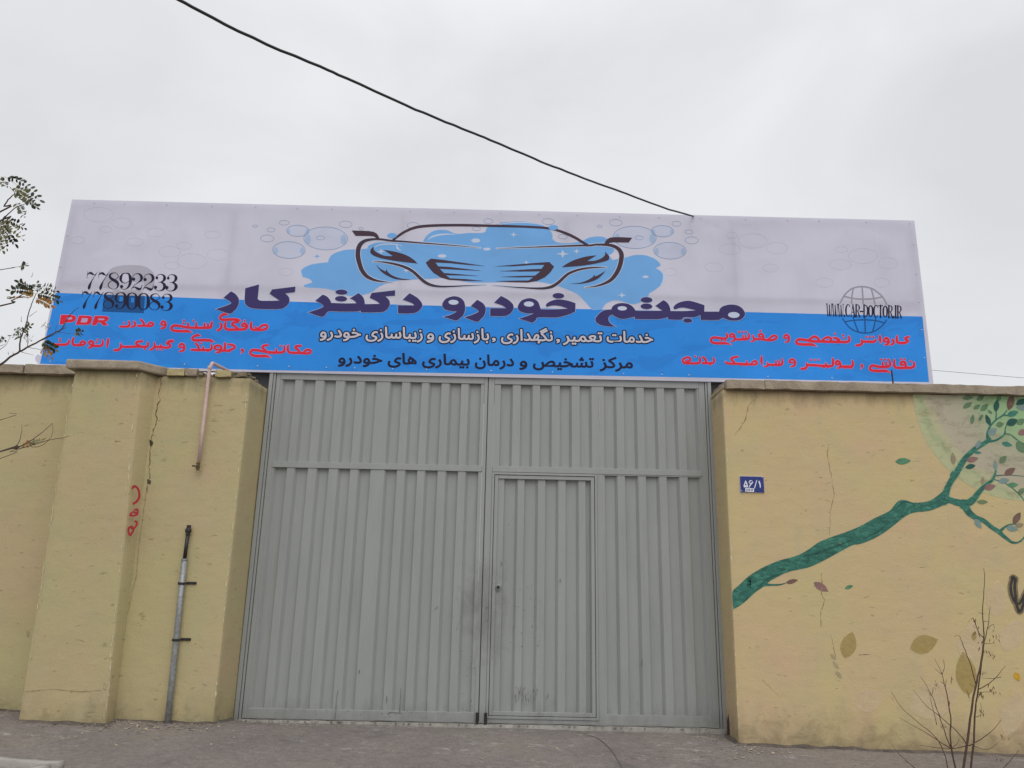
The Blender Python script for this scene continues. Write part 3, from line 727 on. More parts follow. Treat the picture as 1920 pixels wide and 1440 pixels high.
# left leaf
XL0, XS = -2.206, -.040
lf = bmesh.new()
bx(lf, XL0, recl[0][0]-.03, -.004, .045, ZB, ZT1, .002); bx(lf, recl[-1][1]+.035, XS, -.004, .045, ZB, ZT1, .002)
xa, xb = recl[0][0]-.0295, recl[-1][1]+.0345
for z0, z1 in ((ZB, .108), (ZM0, ZM1), (ZT0, ZT1)): bx(lf, xa, xb, -.0035 if z0 < 1 else -.007, .052, z0, z1, .002)
leafL = bm_obj('gate_leaf', lf, MGATE, G)
sh = bmesh.new(); ribbed(sh, xa+.001, xb-.001, .10, 2.34, recl, 0, .034, 'L'); bm_obj('ribbed_sheet', sh, MGATE, leafL)
sh = bmesh.new(); ribbed(sh, xa+.001, xb-.001, 2.385, 3.24, recl, 0, .034, 'L'); bm_obj('ribbed_sheet', sh, MGATE, leafL)
# right leaf
XR1 = 2.185; XQ = -.032
DX0, DX1, DZ0, DZ1 = .030, 1.072, .060, 2.330            # wicket opening (outer frame)
rf = bmesh.new()
bx(rf, XQ, DX0-.001, -.004, .045, ZB, ZT1, .002)                    # meeting stile
bx(rf, recr[-1][1]+.03, XR1, -.004, .045, ZB, ZT1, .002)
xc, xd = DX0-.0005, recr[-1][1]+.0295
xm = DX1+.001
bx(rf, xc, xd, -.007, .052, ZT0, ZT1, .002); bx(rf, xc, xd, -.007, .052, DZ1+.004, ZM1, .002)
bx(rf, xc, xd, -.0035, .044, ZB, DZ0-.002, .002); bx(rf, xm, recr[5][0]-.02, -.0030, .043, DZ0-.0015, DZ1+.0035, .002)
bx(rf, recr[5][0]-.0195, xd, -.0025, .042, DZ0-.0015, .112, .001); bx(rf, recr[5][0]-.0195, xd, -.0025, .042, 2.322, DZ1+.0035, .001)
leafR = bm_obj('gate_leaf', rf, MGATE, G)
sh = bmesh.new(); ribbed(sh, recr[5][0]-.02, xd-.001, .10, 2.33, recr[5:], 0, .034, 'R'); bm_obj('ribbed_sheet', sh, MGATE, leafR)
sh = bmesh.new(); ribbed(sh, xc+.001, xd-.001, 2.385, 3.24, recr, 0, .034, 'R'); bm_obj('ribbed_sheet', sh, MGATE, leafR)
bm = bmesh.new(); bx(bm, -.075, -.001, .047, .056, ZB, ZT1, .001); bm_obj('closing_strip', bm, MGATE, leafR)
# wicket door: fixed rebate frame, door frame, deep ribbed sheet
def ring(bm, x0, x1, z0, z1, wd, y0, y1):
    bx(bm, x0, x0+wd, y0, y1, z0, z1, .0015); bx(bm, x1-wd, x1, y0, y1, z0, z1, .0015)
    bx(bm, x0+wd+.0002, x1-wd-.0002, y0+.0004, y1, z0, z0+wd, .0015); bx(bm, x0+wd+.0002, x1-wd-.0002, y0+.0004, y1, z1-wd, z1, .0015)
wd_ = bmesh.new(); ring(wd_, DX0, DX1, DZ0, DZ1, .022, -.011, .04)
wk = bm_obj('wicket_door', wd_, MGATE, G)
fr = bmesh.new(); ring(fr, DX0+.027, DX1-.027, DZ0+.027, DZ1-.027, .034, -.004, .04); bm_obj('door_frame', fr, MGATE, wk)
fr = bmesh.new(); ring(fr, DX0+.0215, DX1-.0215, DZ0+.0215, DZ1-.0215, .006, .012, .04); bm_obj('door_gap', fr, MBLK, wk)
RECD = [(946, 969), (984, 1007), (1023, 1045), (1061, 1083), (1098, 1118)]
recd = [(P(a, 897, 0).x, P(b, 897, 0).x) for a, b in RECD]
sh = bmesh.new(); ribbed(sh, DX0+.060, DX1-.060, DZ0+.055, DZ1-.055, recd, .012, .032, 'R'); bm_obj('ribbed_sheet', sh, MGATE, wk)
bm = bmesh.new(); c = P(934, 1101, -.006); lathe(bm, c, (0, -1, 0), [(0, .030), (.004, .030), (.007, .024), (.0075, .018)], 24); bm_obj('lock_rosette', bm, MSTEEL, wk, False)
bm = bmesh.new(); lathe(bm, c+Vector((0, -.0076, 0)), (0, -1, 0), [(0, .016), (.006, .015), (.009, .010)], 20); bm_obj('lock_cylinder', bm, MBLK, wk)
for px, lf_ in ((894, leafL), (910, leafR)):
    a = P(px, 1362, -.03); bm = bmesh.new(); tube(bm, [(a.x, -.018, -.03), (a.x, -.018, .11)], .0135, 10); bm_obj('drop_bolt', bm, MBLK, lf_)
bm = bmesh.new(); bx(bm, -2.75, 2.7, .096, .16, 3.06, 3.40, .003); bm_obj('lintel', bm, MFRAME, G)
# scuffs, drips and bare spots on the paint
random.seed(8)
zg = lambda pts: zz(860, 1040, 3.5556, pts)
sc = []
for k in range(34):
    x, y = random.uniform(370, 525), random.uniform(870, 960); l_ = random.uniform(10, 40)
    sc.append([stroke_loop(zg([(x, y, 1), (x-random.uniform(1, 5), y+l_*.5, random.uniform(2, 6)), (x-random.uniform(0, 8), y+l_, 1)]))])
for pts in ([(590, 925, 2), (597, 940, 7), (588, 955, 5), (580, 962, 2)], [(283, 40, 2), (287, 60, 6), (280, 75, 2)], [(490, 470, 3), (491, 480, 6), (489, 490, 2)], [(185, 445, 2), (195, 440, 8), (205, 436, 2)], [(180, 365, 2), (190, 352, 7), (198, 347, 2)], [(1222, 690, 2), (1223, 720, 6), (1220, 740, 2)], [(676, 160, 2), (677, 175, 7), (675, 185, 2)]):
    sc.append([stroke_loop(zg(pts))])
for k in range(26):
    x, y = random.uniform(245, 560), random.uniform(180, 640); sc.append([ellipse(*zg([(x, y)])[0], random.uniform(.3, 1.1), random.uniform(.4, 1.5), 8)])
tag(paint('scuff_marks', sc, -.0062, MSCUFF, wk), kind='stuff')
zh = lambda pts: zz(420, 1040, 3.5556, pts)
sc = [[stroke_loop(zh(p))] for p in ([(760, 905, 3), (750, 960, 2), (745, 1040, 4), (738, 1095, 8)], [(1083, 940, 2), (1085, 965, 6), (1080, 990, 2)], [(1180, 890, 3), (1176, 960, 5), (1170, 1050, 7)], [(1092, 1060, 8), (1120, 1052, 5), (1180, 1058, 5)], [(900, 768, 2), (902, 782, 8), (899, 792, 2)], [(1400, 372, 1), (1420, 350, 3), (1428, 344, 1)])]
for k in range(22):
    x, y = random.uniform(300, 1640), random.uniform(1040, 1100); sc.append([ellipse(*zh([(x, y)])[0], random.uniform(.5, 1.6), random.uniform(.4, 1.2), 8)])
for k in range(20):
    x, y = random.uniform(1540, 1700), random.uniform(200, 1050); sc.append([ellipse(*zh([(x, y)])[0], random.uniform(.3, 1.1), random.uniform(.4, 1.8), 8)])
tag(paint('scuff_marks', sc, -.0062, MSCUFF, leafL), kind='stuff')
[paint('bare_primer', [[stroke_loop(zz(880, 680, 3.6923, p))]], -.0062, MLIGHTSC, leafR) for p in ([(897, 215, 2), (900, 320, 5), (904, 400, 4), (907, 455, 1)], [(866, 735, 2), (900, 735, 5), (950, 738, 2)])]

# ------------------------------------------------------------------ banner over the gate
YB = -.03
BN = thing('shop_banner', (0, 0, 0), 'wide blue and white vinyl banner with car drawing and Persian lettering above the gate', 'banner')
TL, TR, BR, BL = (135, 374), (1713, 414), (1742, 716.5), (75, 682)
def edge(a, b, t): return (a[0]+(b[0]-a[0])*t, a[1]+(b[1]-a[1])*t)
# vinyl sheet incl. white hem
V, F = [], []; nx_, nz_ = 90, 20
hemBL, hemBR = (72, 689), (1751, 724.5)
hemTR = (1714.5, 413.6)
for j in range(nz_+1):
    for i in range(nx_+1):
        a = edge(TL, hemTR, i/nx_); b = edge(hemBL, hemBR, i/nx_); q = edge(a, b, j/nz_)
        V.append(P(*q, YB))
for j in range(nz_):
    for i in range(nx_): F.append((j*(nx_+1)+i, (j+1)*(nx_+1)+i, (j+1)*(nx_+1)+i+1, j*(nx_+1)+i+1))
link_mesh('vinyl_sheet', mesh_from(V, F), MV_WHITE, BN)
LY = lambda k: YB-.0004*k
paint('blue_band', [[[(104.8, 549), (560, 566), (960, 577), (1397, 585), (1729.6, 593.5), BR, (1560, 713.5), (1290, 707.5), (960, 701.5), (500, 694), (280, 688.5), BL]]], LY(1), MV_BLUE, BN)
# curled white tab at the lower left corner
paint('banner_tab', [[corner_smooth([(74, 684), (67, 677), (66, 669), (71, 664), (77, 668)])]], LY(0)+.004, MV_WHITE, BN)
za = lambda pts: zz(400, 360, 3.42857, pts)
zb = lambda pts: zz(880, 360, 3.42857, pts)
splash = za([(565, 510), (580, 490), (640, 465), (740, 452), (745, 430), (770, 400), (840, 375), (900, 370), (985, 365), (1000, 345), (1060, 325), (1180, 327), (1195, 310), (1260, 318), (1348, 322), (1370, 285), (1420, 250), (1500, 247), (1560, 270), (1640, 265), (1740, 262), (1765, 228), (1850, 203)]) + \
    zb([(200, 198), (330, 190), (440, 205), (505, 235), (532, 270), (532, 300), (565, 325), (640, 330), (720, 318), (775, 293), (850, 288), (895, 310), (930, 345), (925, 385), (895, 405), (920, 440), (1010, 420), (1080, 405), (1160, 415), (1215, 450), (1228, 472), (1195, 490), (1228, 510), (1250, 548), (1238, 590), (1190, 630), (1155, 652), (1150, 680), (1060, 720), (950, 695), (880, 715), (850, 750), (790, 755), (740, 700), (700, 660), (640, 630), (560, 600), (480, 582), (400, 575), (150, 580), (0, 580)]) + \
    za([(1500, 552), (1350, 560), (1200, 566), (1080, 600), (1000, 650), (885, 668), (800, 640), (720, 620), (600, 612), (582, 600), (638, 582), (622, 560), (575, 545)])
paint('splash_edge', [[corner_smooth(splash)]], LY(1.5), MV_BSH, BN, offset=.8)
paint('splash', [[corner_smooth(splash)]], LY(2), MV_SKYB, BN)
# white foam bays over the blue band edge
def starl(cx, cy, r):
    o = []
    for k in range(16):
        a = 2*math.pi*k/16; q = r if k % 4 == 0 else (r*.32 if k % 2 == 0 else r*.42)
        o.append((cx+q*1.3*math.cos(a), cy+q*.8*math.sin(a)))
    return o
def arcs(cx, cy, rx, ry, a0, a1, wd): return stroke_loop([(*p, wd*(.25+.75*math.sin(math.pi*min(1, max(0, i/24))))) for i, p in enumerate(ellipse(cx, cy, rx, ry, 24, 0, a0, a1))], smooth=False)
hl = [[ellipse(892, 451, 8.5, 4, 16)], [ellipse(829, 480, 8, 3.2, 16)], [ellipse(913, 467, 7, 2.6, 16)], [ellipse(1210.5, 519, 6, 2.3, 14)], [starl(963, 440, 6)], [starl(1055, 476, 10)], [starl(1081, 471, 6)], [starl(762, 507, 6)], [starl(1166, 553.5, 6.5)], [starl(987, 492, 5)], [starl(640+510/6.857, 400+490/6.857, 7)],
    [arcs(1232, 519, 14, 17, -50, 60, 6)], [arcs(1205, 497, 34, 18, -75, -10, 3)], [arcs(840, 452, 38, 13, 185, 290, 3)], [arcs(752, 460, 8, 9, 90, 200, 3)], [arcs(730, 465, 28, 7.5, 180, 330, 2.2)], [arcs(975, 427, 48, 10, 195, 345, 2)]]
for h_ in hl: paint('splash_highlight', [h_], LY(3), MV_HALO, BN)
def ringl(cx, cy, rx, ry, wd): return [ellipse(cx, cy, rx, ry, 30, 1.5), ellipse(cx, cy, rx-wd, ry-wd, 30, 1.5)]
BIG = [(610.6, 447, 41.5, 22), (558.6, 432.8, 21.5, 11), (541.7, 468.7, 31, 16.2), (1190, 445, 41, 21.5), (1242, 433.5, 21.5, 11), (1256, 470, 31, 16.2)]
MID = [(501, 447, 13, 7), (508, 431, 8, 4.3), (533, 417.5, 9.5, 4.8), (648, 420.5, 12.5, 6.5), (601, 446, 8, 4.2), (1154.5, 417.5, 12.5, 6.5), (1268.5, 419.5, 9, 5), (1291.7, 435, 8, 4.2), (1297, 450.7, 12.7, 7), (1198.5, 446, 8, 4.2), (915.6, 414.5, 9, 5), (1028, 415.4, 12, 6), (1055, 443.7, 9, 4.6), (774.8, 422.7, 12, 6), (478, 424, 5, 2.4), (1124.6, 424.4, 5, 2.6), (893, 429, 8, 4), (677, 428.5, 5, 2.6)]
FAINT = [(185.5, 402.5, 28, 14), (229, 418.6, 20, 10), (292, 436, 17, 8.5), (398.6, 440, 15, 7), (146, 450.5, 14, 7), (253, 454, 16, 8), (345, 461, 14, 7), (318, 472, 21, 10.5), (360.5, 490, 28, 14.5), (409, 477.5, 21, 11), (322, 498, 14, 7), (537, 510, 13.5, 7.5), (198, 430, 12, 6),
    (1411.4, 451.7, 27.5, 14), (1368.5, 467, 20, 10.5), (1457, 465, 20.5, 11), (1338, 501, 17, 9), (1445, 502.7, 15, 8), (1618, 480, 27.5, 14.5), (1575.4, 496, 21, 10), (1665, 493.7, 18, 11), (1546, 530, 17, 9), (1653.6, 530, 15, 9), (1257, 510, 13, 7.5), (1372, 441, 11, 6), (1578, 468, 12, 6)]
for b in BIG:
    cx, cy, rx, ry = b
    o = paint('printed_bubble', [[ellipse(cx, cy, rx-.5, ry-.5)]], LY(1), MV_BUBB, BN)
    paint('bubble_outline', [ringl(*b, 1.0)], LY(2.4), MV_RING, o)
    for sg_ in (1, -1): paint('bubble_shade', [[ellipse(cx-rx*.80*sg_, cy+ry*.1, rx*.13, ry*.42)]], LY(1.6), MV_BSH, o)
for b in MID: paint('printed_bubble', [ringl(*b, .8)], LY(2.4), MV_RING, BN)
for cx, cy in ((735, 441.6), (1037.5, 426.5)): paint('printed_bubble', [[ellipse(cx, cy, 9, 5)]], LY(7), MV_SKYB, BN)
paint('printed_star', [[starl(594.5, 480.5, 5.5)]], LY(1.6), MV_SKYB, BN)
for b in FAINT: paint('printed_bubble', [ringl(*b, .75)], LY(1), MV_RINGG, BN)
# car drawing ---------------------------------------------------
zl = lambda pts: zz(640, 400, 6.857, pts)
zr = lambda pts: zz(920, 400, 6.857, pts)
car_str = [zl([(440, 332, 26), (380, 336, 32), (300, 355, 42), (240, 405, 55), (215, 480, 60), (215, 560, 62), (235, 650, 58), (270, 740, 55), (330, 810, 48), (420, 855, 34), (520, 875, 18), (660, 890, 2)]),
    zl([(430, 332, 26), (520, 335, 26), (640, 352, 26), (800, 362, 22), (1000, 378, 18), (1300, 400, 14), (1600, 425, 8), (1790, 445, 2)]),
    zl([(670, 340, 32), (720, 300, 30), (800, 245, 31), (900, 198, 34), (1000, 172, 35), (1150, 158, 34), (1350, 152, 33), (1600, 152, 33), (1920, 159, 31), (2220, 166, 29), (2470, 176, 28), (2670, 192, 28), (2800, 225, 30), (2920, 270, 34), (3020, 320, 34), (3100, 370, 32), (3172, 412, 30)]),
    zl([(405, 620, 3), (500, 622, 14), (620, 638, 24), (740, 665, 30), (850, 705, 36), (930, 755, 38), (1000, 820, 40), (1070, 880, 40), (1150, 920, 34), (1260, 940, 26), (1400, 940, 20), (1600, 930, 12), (1860, 918, 2)]),
    zr([(75, 452, 2), (300, 443, 8), (600, 432, 14), (900, 422, 20), (1150, 413, 24), (1280, 412, 26), (1350, 402, 26), (1450, 402, 30), (1560, 415, 40), (1640, 455, 48), (1680, 520, 58), (1678, 600, 60), (1655, 690, 58), (1610, 780, 54), (1540, 860, 44), (1440, 910, 30), (1330, 940, 16), (1210, 952, 2)]),
    zr([(1490, 695, 3), (1400, 693, 14), (1250, 703, 24), (1130, 725, 28), (1010, 770, 34), (940, 825, 38), (870, 890, 40), (790, 940, 38), (700, 962, 32), (600, 965, 26), (450, 958, 18), (250, 945, 10), (20, 922, 2)])]
car_pol = [corner_smooth(zl([(133, 220), (415, 237), (495, 328), (445, 330), (410, 295), (183, 290)])), corner_smooth(zl([(415, 425), (375, 470), (375, 510), (420, 545), (520, 578), (650, 603), (800, 625), (980, 645), (930, 595), (850, 545), (740, 505), (620, 480), (545, 470), (665, 550), (560, 545), (470, 510), (420, 470)])),
    corner_smooth(zl([(448, 660), (500, 710), (568, 747), (580, 720), (600, 755), (660, 800), (760, 835), (905, 853), (800, 855), (700, 845), (620, 815), (540, 770), (480, 710)])),
    zl([(1085, 632), (1150, 582), (1300, 597), (1600, 640), (1850, 678), (1600, 660), (1400, 640), (1210, 632), (1245, 680), (1400, 690), (1800, 738), (1500, 725), (1265, 712), (1320, 768), (1500, 780), (1780, 805), (1550, 797), (1340, 795), (1400, 835), (1600, 845), (1830, 868), (1600, 868), (1380, 855), (1280, 825), (1180, 760), (1120, 690)]),
    corner_smooth(zr([(1455, 405), (1535, 312), (1820, 312), (1775, 375), (1550, 375), (1510, 405)])), corner_smooth(zr([(1470, 490), (1520, 545), (1522, 585), (1490, 610), (1350, 645), (1150, 675), (920, 692), (960, 660), (1050, 610), (1150, 575), (1260, 550), (1360, 540), (1240, 612), (1330, 610), (1420, 580), (1470, 535)])),
    corner_smooth(zr([(1475, 738), (1440, 785), (1370, 845), (1270, 885), (1150, 905), (1010, 905), (1130, 895), (1220, 870), (1310, 820), (1330, 785), (1345, 812), (1400, 785)])),
    zr([(815, 685), (755, 625), (600, 635), (300, 660), (50, 682), (300, 680), (550, 662), (690, 662), (655, 712), (500, 718), (110, 743), (400, 748), (640, 745), (570, 800), (400, 803), (120, 815), (350, 823), (550, 820), (490, 862), (300, 865), (60, 872), (250, 885), (480, 890), (600, 868), (700, 820), (770, 755)])]
paint('car_drawing_outline', [[stroke_loop([(a, b, max(c, .6)+2.4) for a, b, c in s])] for s in car_str if s is not car_str[2]] + [[p] for p in car_pol[1:3]+car_pol[3:4]+car_pol[5:]], LY(4), MV_HALO, BN, offset=0)
paint('car_drawing', [[stroke_loop(s)] for s in car_str] + [[p] for p in car_pol], LY(6), MV_CAR, BN)
# title lettering ----------------------------------------------
t1 = lambda p: zz(400, 520, 6.857, p); t2 = lambda p: zz(660, 520, 6.857, p); t3 = lambda p: zz(900, 520, 6.857, p); t4 = lambda p: zz(1120, 520, 6.857, p)
def el(z, cx, cy, rx, ry): (a, b), = z([(cx, cy)]); return ellipse(a, b, rx/6.857, ry/6.857, 24, 1.5)
title = [
    [corner_smooth(t1([(30, 408), (130, 375), (200, 350), (232, 330), (205, 305), (130, 262), (225, 180), (280, 210), (322, 265), (330, 320), (315, 375), (270, 430), (205, 467)]))],
    [corner_smooth(t1([(410, 140), (588, 90), (582, 160), (570, 275), (600, 297), (700, 302), (850, 298), (800, 265), (722, 210), (755, 155), (1057, 118), (1050, 190), (925, 207), (965, 245), (980, 290), (965, 340), (920, 385), (850, 408), (700, 410), (560, 405), (470, 390), (415, 350), (402, 300)]))],
    [corner_smooth(t1([(1218, 450), (1330, 415), (1400, 385), (1418, 370), (1385, 340), (1310, 300), (1405, 222), (1460, 245), (1500, 290), (1515, 328), (1700, 335), (1840, 332), (1810, 300), (1755, 270), (1868, 200)]) + t2([(140, 250), (160, 300), (165, 345), (355, 340), (320, 310), (225, 262), (253, 200), (555, 165), (553, 237), (430, 245), (475, 290), (487, 340), (470, 390), (430, 430), (360, 450), (110, 452), (110, 428), (50, 440)]) + t1([(1640, 442), (1490, 437), (1440, 480), (1390, 508)]))],
    [el(t1, 1648, 190, 78, 34)], [el(t1, 1642, 275, 78, 36)],
    [corner_smooth(t2([(590, 358), (800, 360), (765, 330), (650, 288), (740, 203), (830, 255), (885, 310), (905, 360), (885, 405), (830, 450), (750, 465), (590, 465)]))],
    [corner_smooth(t2([(1170, 508), (1270, 480), (1345, 440), (1250, 430), (1185, 405), (1160, 365), (1170, 320), (1215, 270), (1310, 242), (1390, 262), (1440, 310), (1455, 380), (1450, 440), (1420, 500), (1345, 560)])), el(t2, 1305, 320, 65, 32)],
    [corner_smooth(t2([(1445, 515), (1560, 475), (1630, 440), (1600, 410), (1525, 370), (1610, 288), (1680, 330), (1715, 380), (1720, 430), (1700, 490), (1650, 545), (1605, 572)]))],
    [corner_smooth(t3([(130, 395), (335, 397), (290, 365), (180, 325), (270, 238), (350, 280), (410, 330), (432, 375), (420, 430), (370, 480), (290, 500), (130, 498)]))],
    [corner_smooth(t3([(498, 530), (600, 498), (690, 465), (600, 462), (520, 440), (487, 400), (495, 350), (540, 295), (625, 268), (700, 280), (750, 320), (780, 408), (900, 412), (1128, 402), (1030, 370), (950, 362), (890, 372), (865, 382), (845, 365), (860, 335), (920, 300), (1000, 283), (1080, 290), (1150, 305), (1228, 332), (1225, 440), (1150, 475), (1050, 505), (950, 518), (750, 515), (720, 550), (672, 585)])), el(t3, 628, 343, 65, 34)],
    [el(t3, 1008, 237, 75, 36)],
    [corner_smooth(t4([(240, 633), (180, 600), (148, 560), (145, 520), (165, 490), (195, 480), (230, 505), (290, 530), (350, 535), (420, 520), (480, 508), (482, 537), (700, 540), (800, 537), (860, 525), (905, 512), (910, 542), (1080, 545), (1110, 515), (1220, 515), (1260, 510), (1325, 485), (1328, 548), (1540, 550), (1590, 535), (1620, 520), (1680, 548), (1760, 558), (1830, 548), (1880, 515), (1900, 470), (1880, 420), (1840, 380), (1780, 355), (1700, 350), (1620, 370), (1580, 400), (1565, 440), (1375, 440), (1378, 358), (1280, 325), (1190, 302), (1120, 305), (1060, 320), (1005, 350), (977, 385), (985, 408), (1010, 410), (1060, 393), (1130, 393), (1265, 425), (1100, 433), (940, 432), (935, 390), (910, 340), (880, 310), (848, 293), (745, 367), (835, 428), (600, 430), (490, 427), (475, 400), (440, 365), (390, 340), (320, 330), (250, 340), (200, 370), (178, 412), (100, 420), (40, 450), (0, 490), (-25, 530), (-15, 575), (40, 612), (120, 630)])), el(t4, 320, 398, 60, 28), el(t4, 1755, 483, 75, 38)],
    [el(t4, 632, 290, 76, 37)], [el(t4, 632, 373, 76, 37)], [el(t4, 1162, 555, 60, 29)]]
for t_ in title:
    o = paint('title_letter', [t_], LY(8.5), MV_NAVY, BN)
    paint('letter_outline', [t_[:1]], LY(7), MV_HALO, o, offset=.55)
# Persian lettering from the built-in typeface, in presentation forms ------------
DUAL = {'ب': 0xFE8F, 'ت': 0xFE95, 'ج': 0xFE9D, 'خ': 0xFEA5, 'س': 0xFEB1, 'ش': 0xFEB5, 'ص': 0xFEB9, 'ع': 0xFEC9, 'ف': 0xFED1, 'ق': 0xFED5, 'ل': 0xFEDD, 'م': 0xFEE1, 'ن': 0xFEE5, 'ه': 0xFEE9, 'پ': 0xFB56, 'ک': 0xFB8E, 'گ': 0xFB92, 'ی': 0xFBFC, 'ے': None}
RIGHT = {'ا': 0xFE8D, 'د': 0xFEA9, 'ر': 0xFEAD, 'ز': 0xFEAF, 'و': 0xFEED, 'ے': 0xFBAE}
def shape(wd):
    o = []
    for i, ch in enumerate(wd):
        pj = i > 0 and wd[i-1] in DUAL and DUAL[wd[i-1]] is not None and (ch in DUAL or ch in RIGHT)
        nj = i < len(wd)-1 and (wd[i+1] in DUAL or wd[i+1] in RIGHT) and ch in DUAL and DUAL[ch] is not None
        if ch in RIGHT: o.append(chr(RIGHT[ch]+(1 if pj else 0)))
        elif ch in DUAL: o.append(chr(DUAL[ch]+(3 if pj and nj else 2 if nj else 1 if pj else 0)))
        else: o.append(ch)
    return ''.join(reversed(o))
def text_mesh(s, offset):
    c = bpy.data.curves.new('t', 'FONT'); c.body = s; c.size = 1; c.resolution_u = 3; c.offset = offset
    o = bpy.data.objects.new('t', c); COL.objects.link(o); bpy.context.view_layer.update()
    me = o.to_mesh(); v = np.array([(x.co.x, x.co.y) for x in me.vertices]); f = [tuple(p.vertices) for p in me.polygons]
    o.to_mesh_clear(); bpy.data.objects.remove(o); bpy.data.curves.remove(c); return v, f
def islands(n, faces):
    p = list(range(n))
    def fd(a):
        while p[a] != a: p[a] = p[p[a]]; a = p[a]
        return a
    for f in faces:
        for k in f[1:]: p[fd(f[0])] = fd(k)
    return [fd(i) for i in range(n)]
def words(name, items, y, mat, parent, weight, base, slope, xr, em, shaped=True, dy=0):
    res = []
    for n_, (wd, x0, x1, *ex) in enumerate(items):
        V, F = [], []
        s = shape(wd) if shaped else wd
        v, f = text_mesh(s, 0)
        lo, hi = v[:, 0].min(), v[:, 0].max(); k = (x1-x0)/(hi-lo)
        px = x0+(v[:, 0]-lo)*k; py = base+slope*(px-xr)-v[:, 1]*em
        isl = islands(len(v), f); order = {r_: i for i, r_ in enumerate(sorted(set(isl), key=lambda r_: v[r_][0]))}
        V = [P(px[i], py[i], y-.00005*(order[isl[i]] % 4)) for i in range(len(v))]; F = [tuple(t) for t in f]
        # thicken: lay a narrow ribbon with round joints along every contour
        cnt = {}
        for t in f:
            for i in range(len(t)):
                e = (min(t[i], t[i-1]), max(t[i], t[i-1])); cnt[e] = cnt.get(e, 0)+1
        hw = weight*em; done = set()
        for m_, (i, j) in enumerate(e for e, c_ in cnt.items() if c_ == 1):
            A, B = np.array((px[i], py[i])), np.array((px[j], py[j])); d_ = B-A; L_ = np.linalg.norm(d_)
            if L_ < 1e-6: continue
            nn = np.array((-d_[1], d_[0]))/L_*hw; y2 = y-.0002-.000003*(m_ % 40); b_ = len(V)
            V += [P(*(A+nn), y2), P(*(B+nn), y2), P(*(B-nn), y2), P(*(A-nn), y2)]; F.append((b_, b_+1, b_+2, b_+3))
            for q_ in (i, j):
                if q_ in done: continue
                done.add(q_); b_ = len(V); V += [P(px[q_]+hw*math.cos(R(60*k_+10)), py[q_]+hw*math.sin(R(60*k_+10)), y2-.0000015) for k_ in range(6)]; F.append(tuple(range(b_, b_+6)))
        me = mesh_from(V, F)
        for p in me.polygons:
            if p.normal.y > 0: p.flip()
        me.update(); res.append(link_mesh(name, me, mat, parent[n_] if isinstance(parent, list) else parent))
    return res
W1 = [('خدمات', 1138, 1224), ('تعمیر', 1056, 1129), (',', 1043.5, 1049.5), ('نگهداری', 940, 1036), (',', 923, 929), ('بازسازی', 823, 916.5), ('و', 800.5, 813.5), ('زیباسازی', 686, 792), ('خودرو', 600, 676.5)]
sv = words('services_lettering', W1, LY(5), MV_GREYT, BN, .022, 641.4, .0175, 1150, 29)
words('lettering_outline', W1, LY(2.5), MV_BLACK, sv, .105, 641.4, .0175, 1150, 29)
W2 = [('مرکز', 1125, 1186), ('تشخیص', 1000, 1113), ('و', 974.5, 988), ('درمان', 891, 963), ('بیماری', 792, 880), ('های', 727.5, 780.5), ('خودرو', 634.5, 716)]
words('slogan_lettering', W2, LY(4), MV_BLACK, BN, .032, 689.5, .0178, 1150, 28)
zA = lambda p: zz(330, 580, 7.111, p); zB = lambda p: zz(90, 580, 7.385, p); zC = lambda p: zz(1260, 610, 8.0, p); zD = lambda p: zz(1480, 610, 6.857, p)
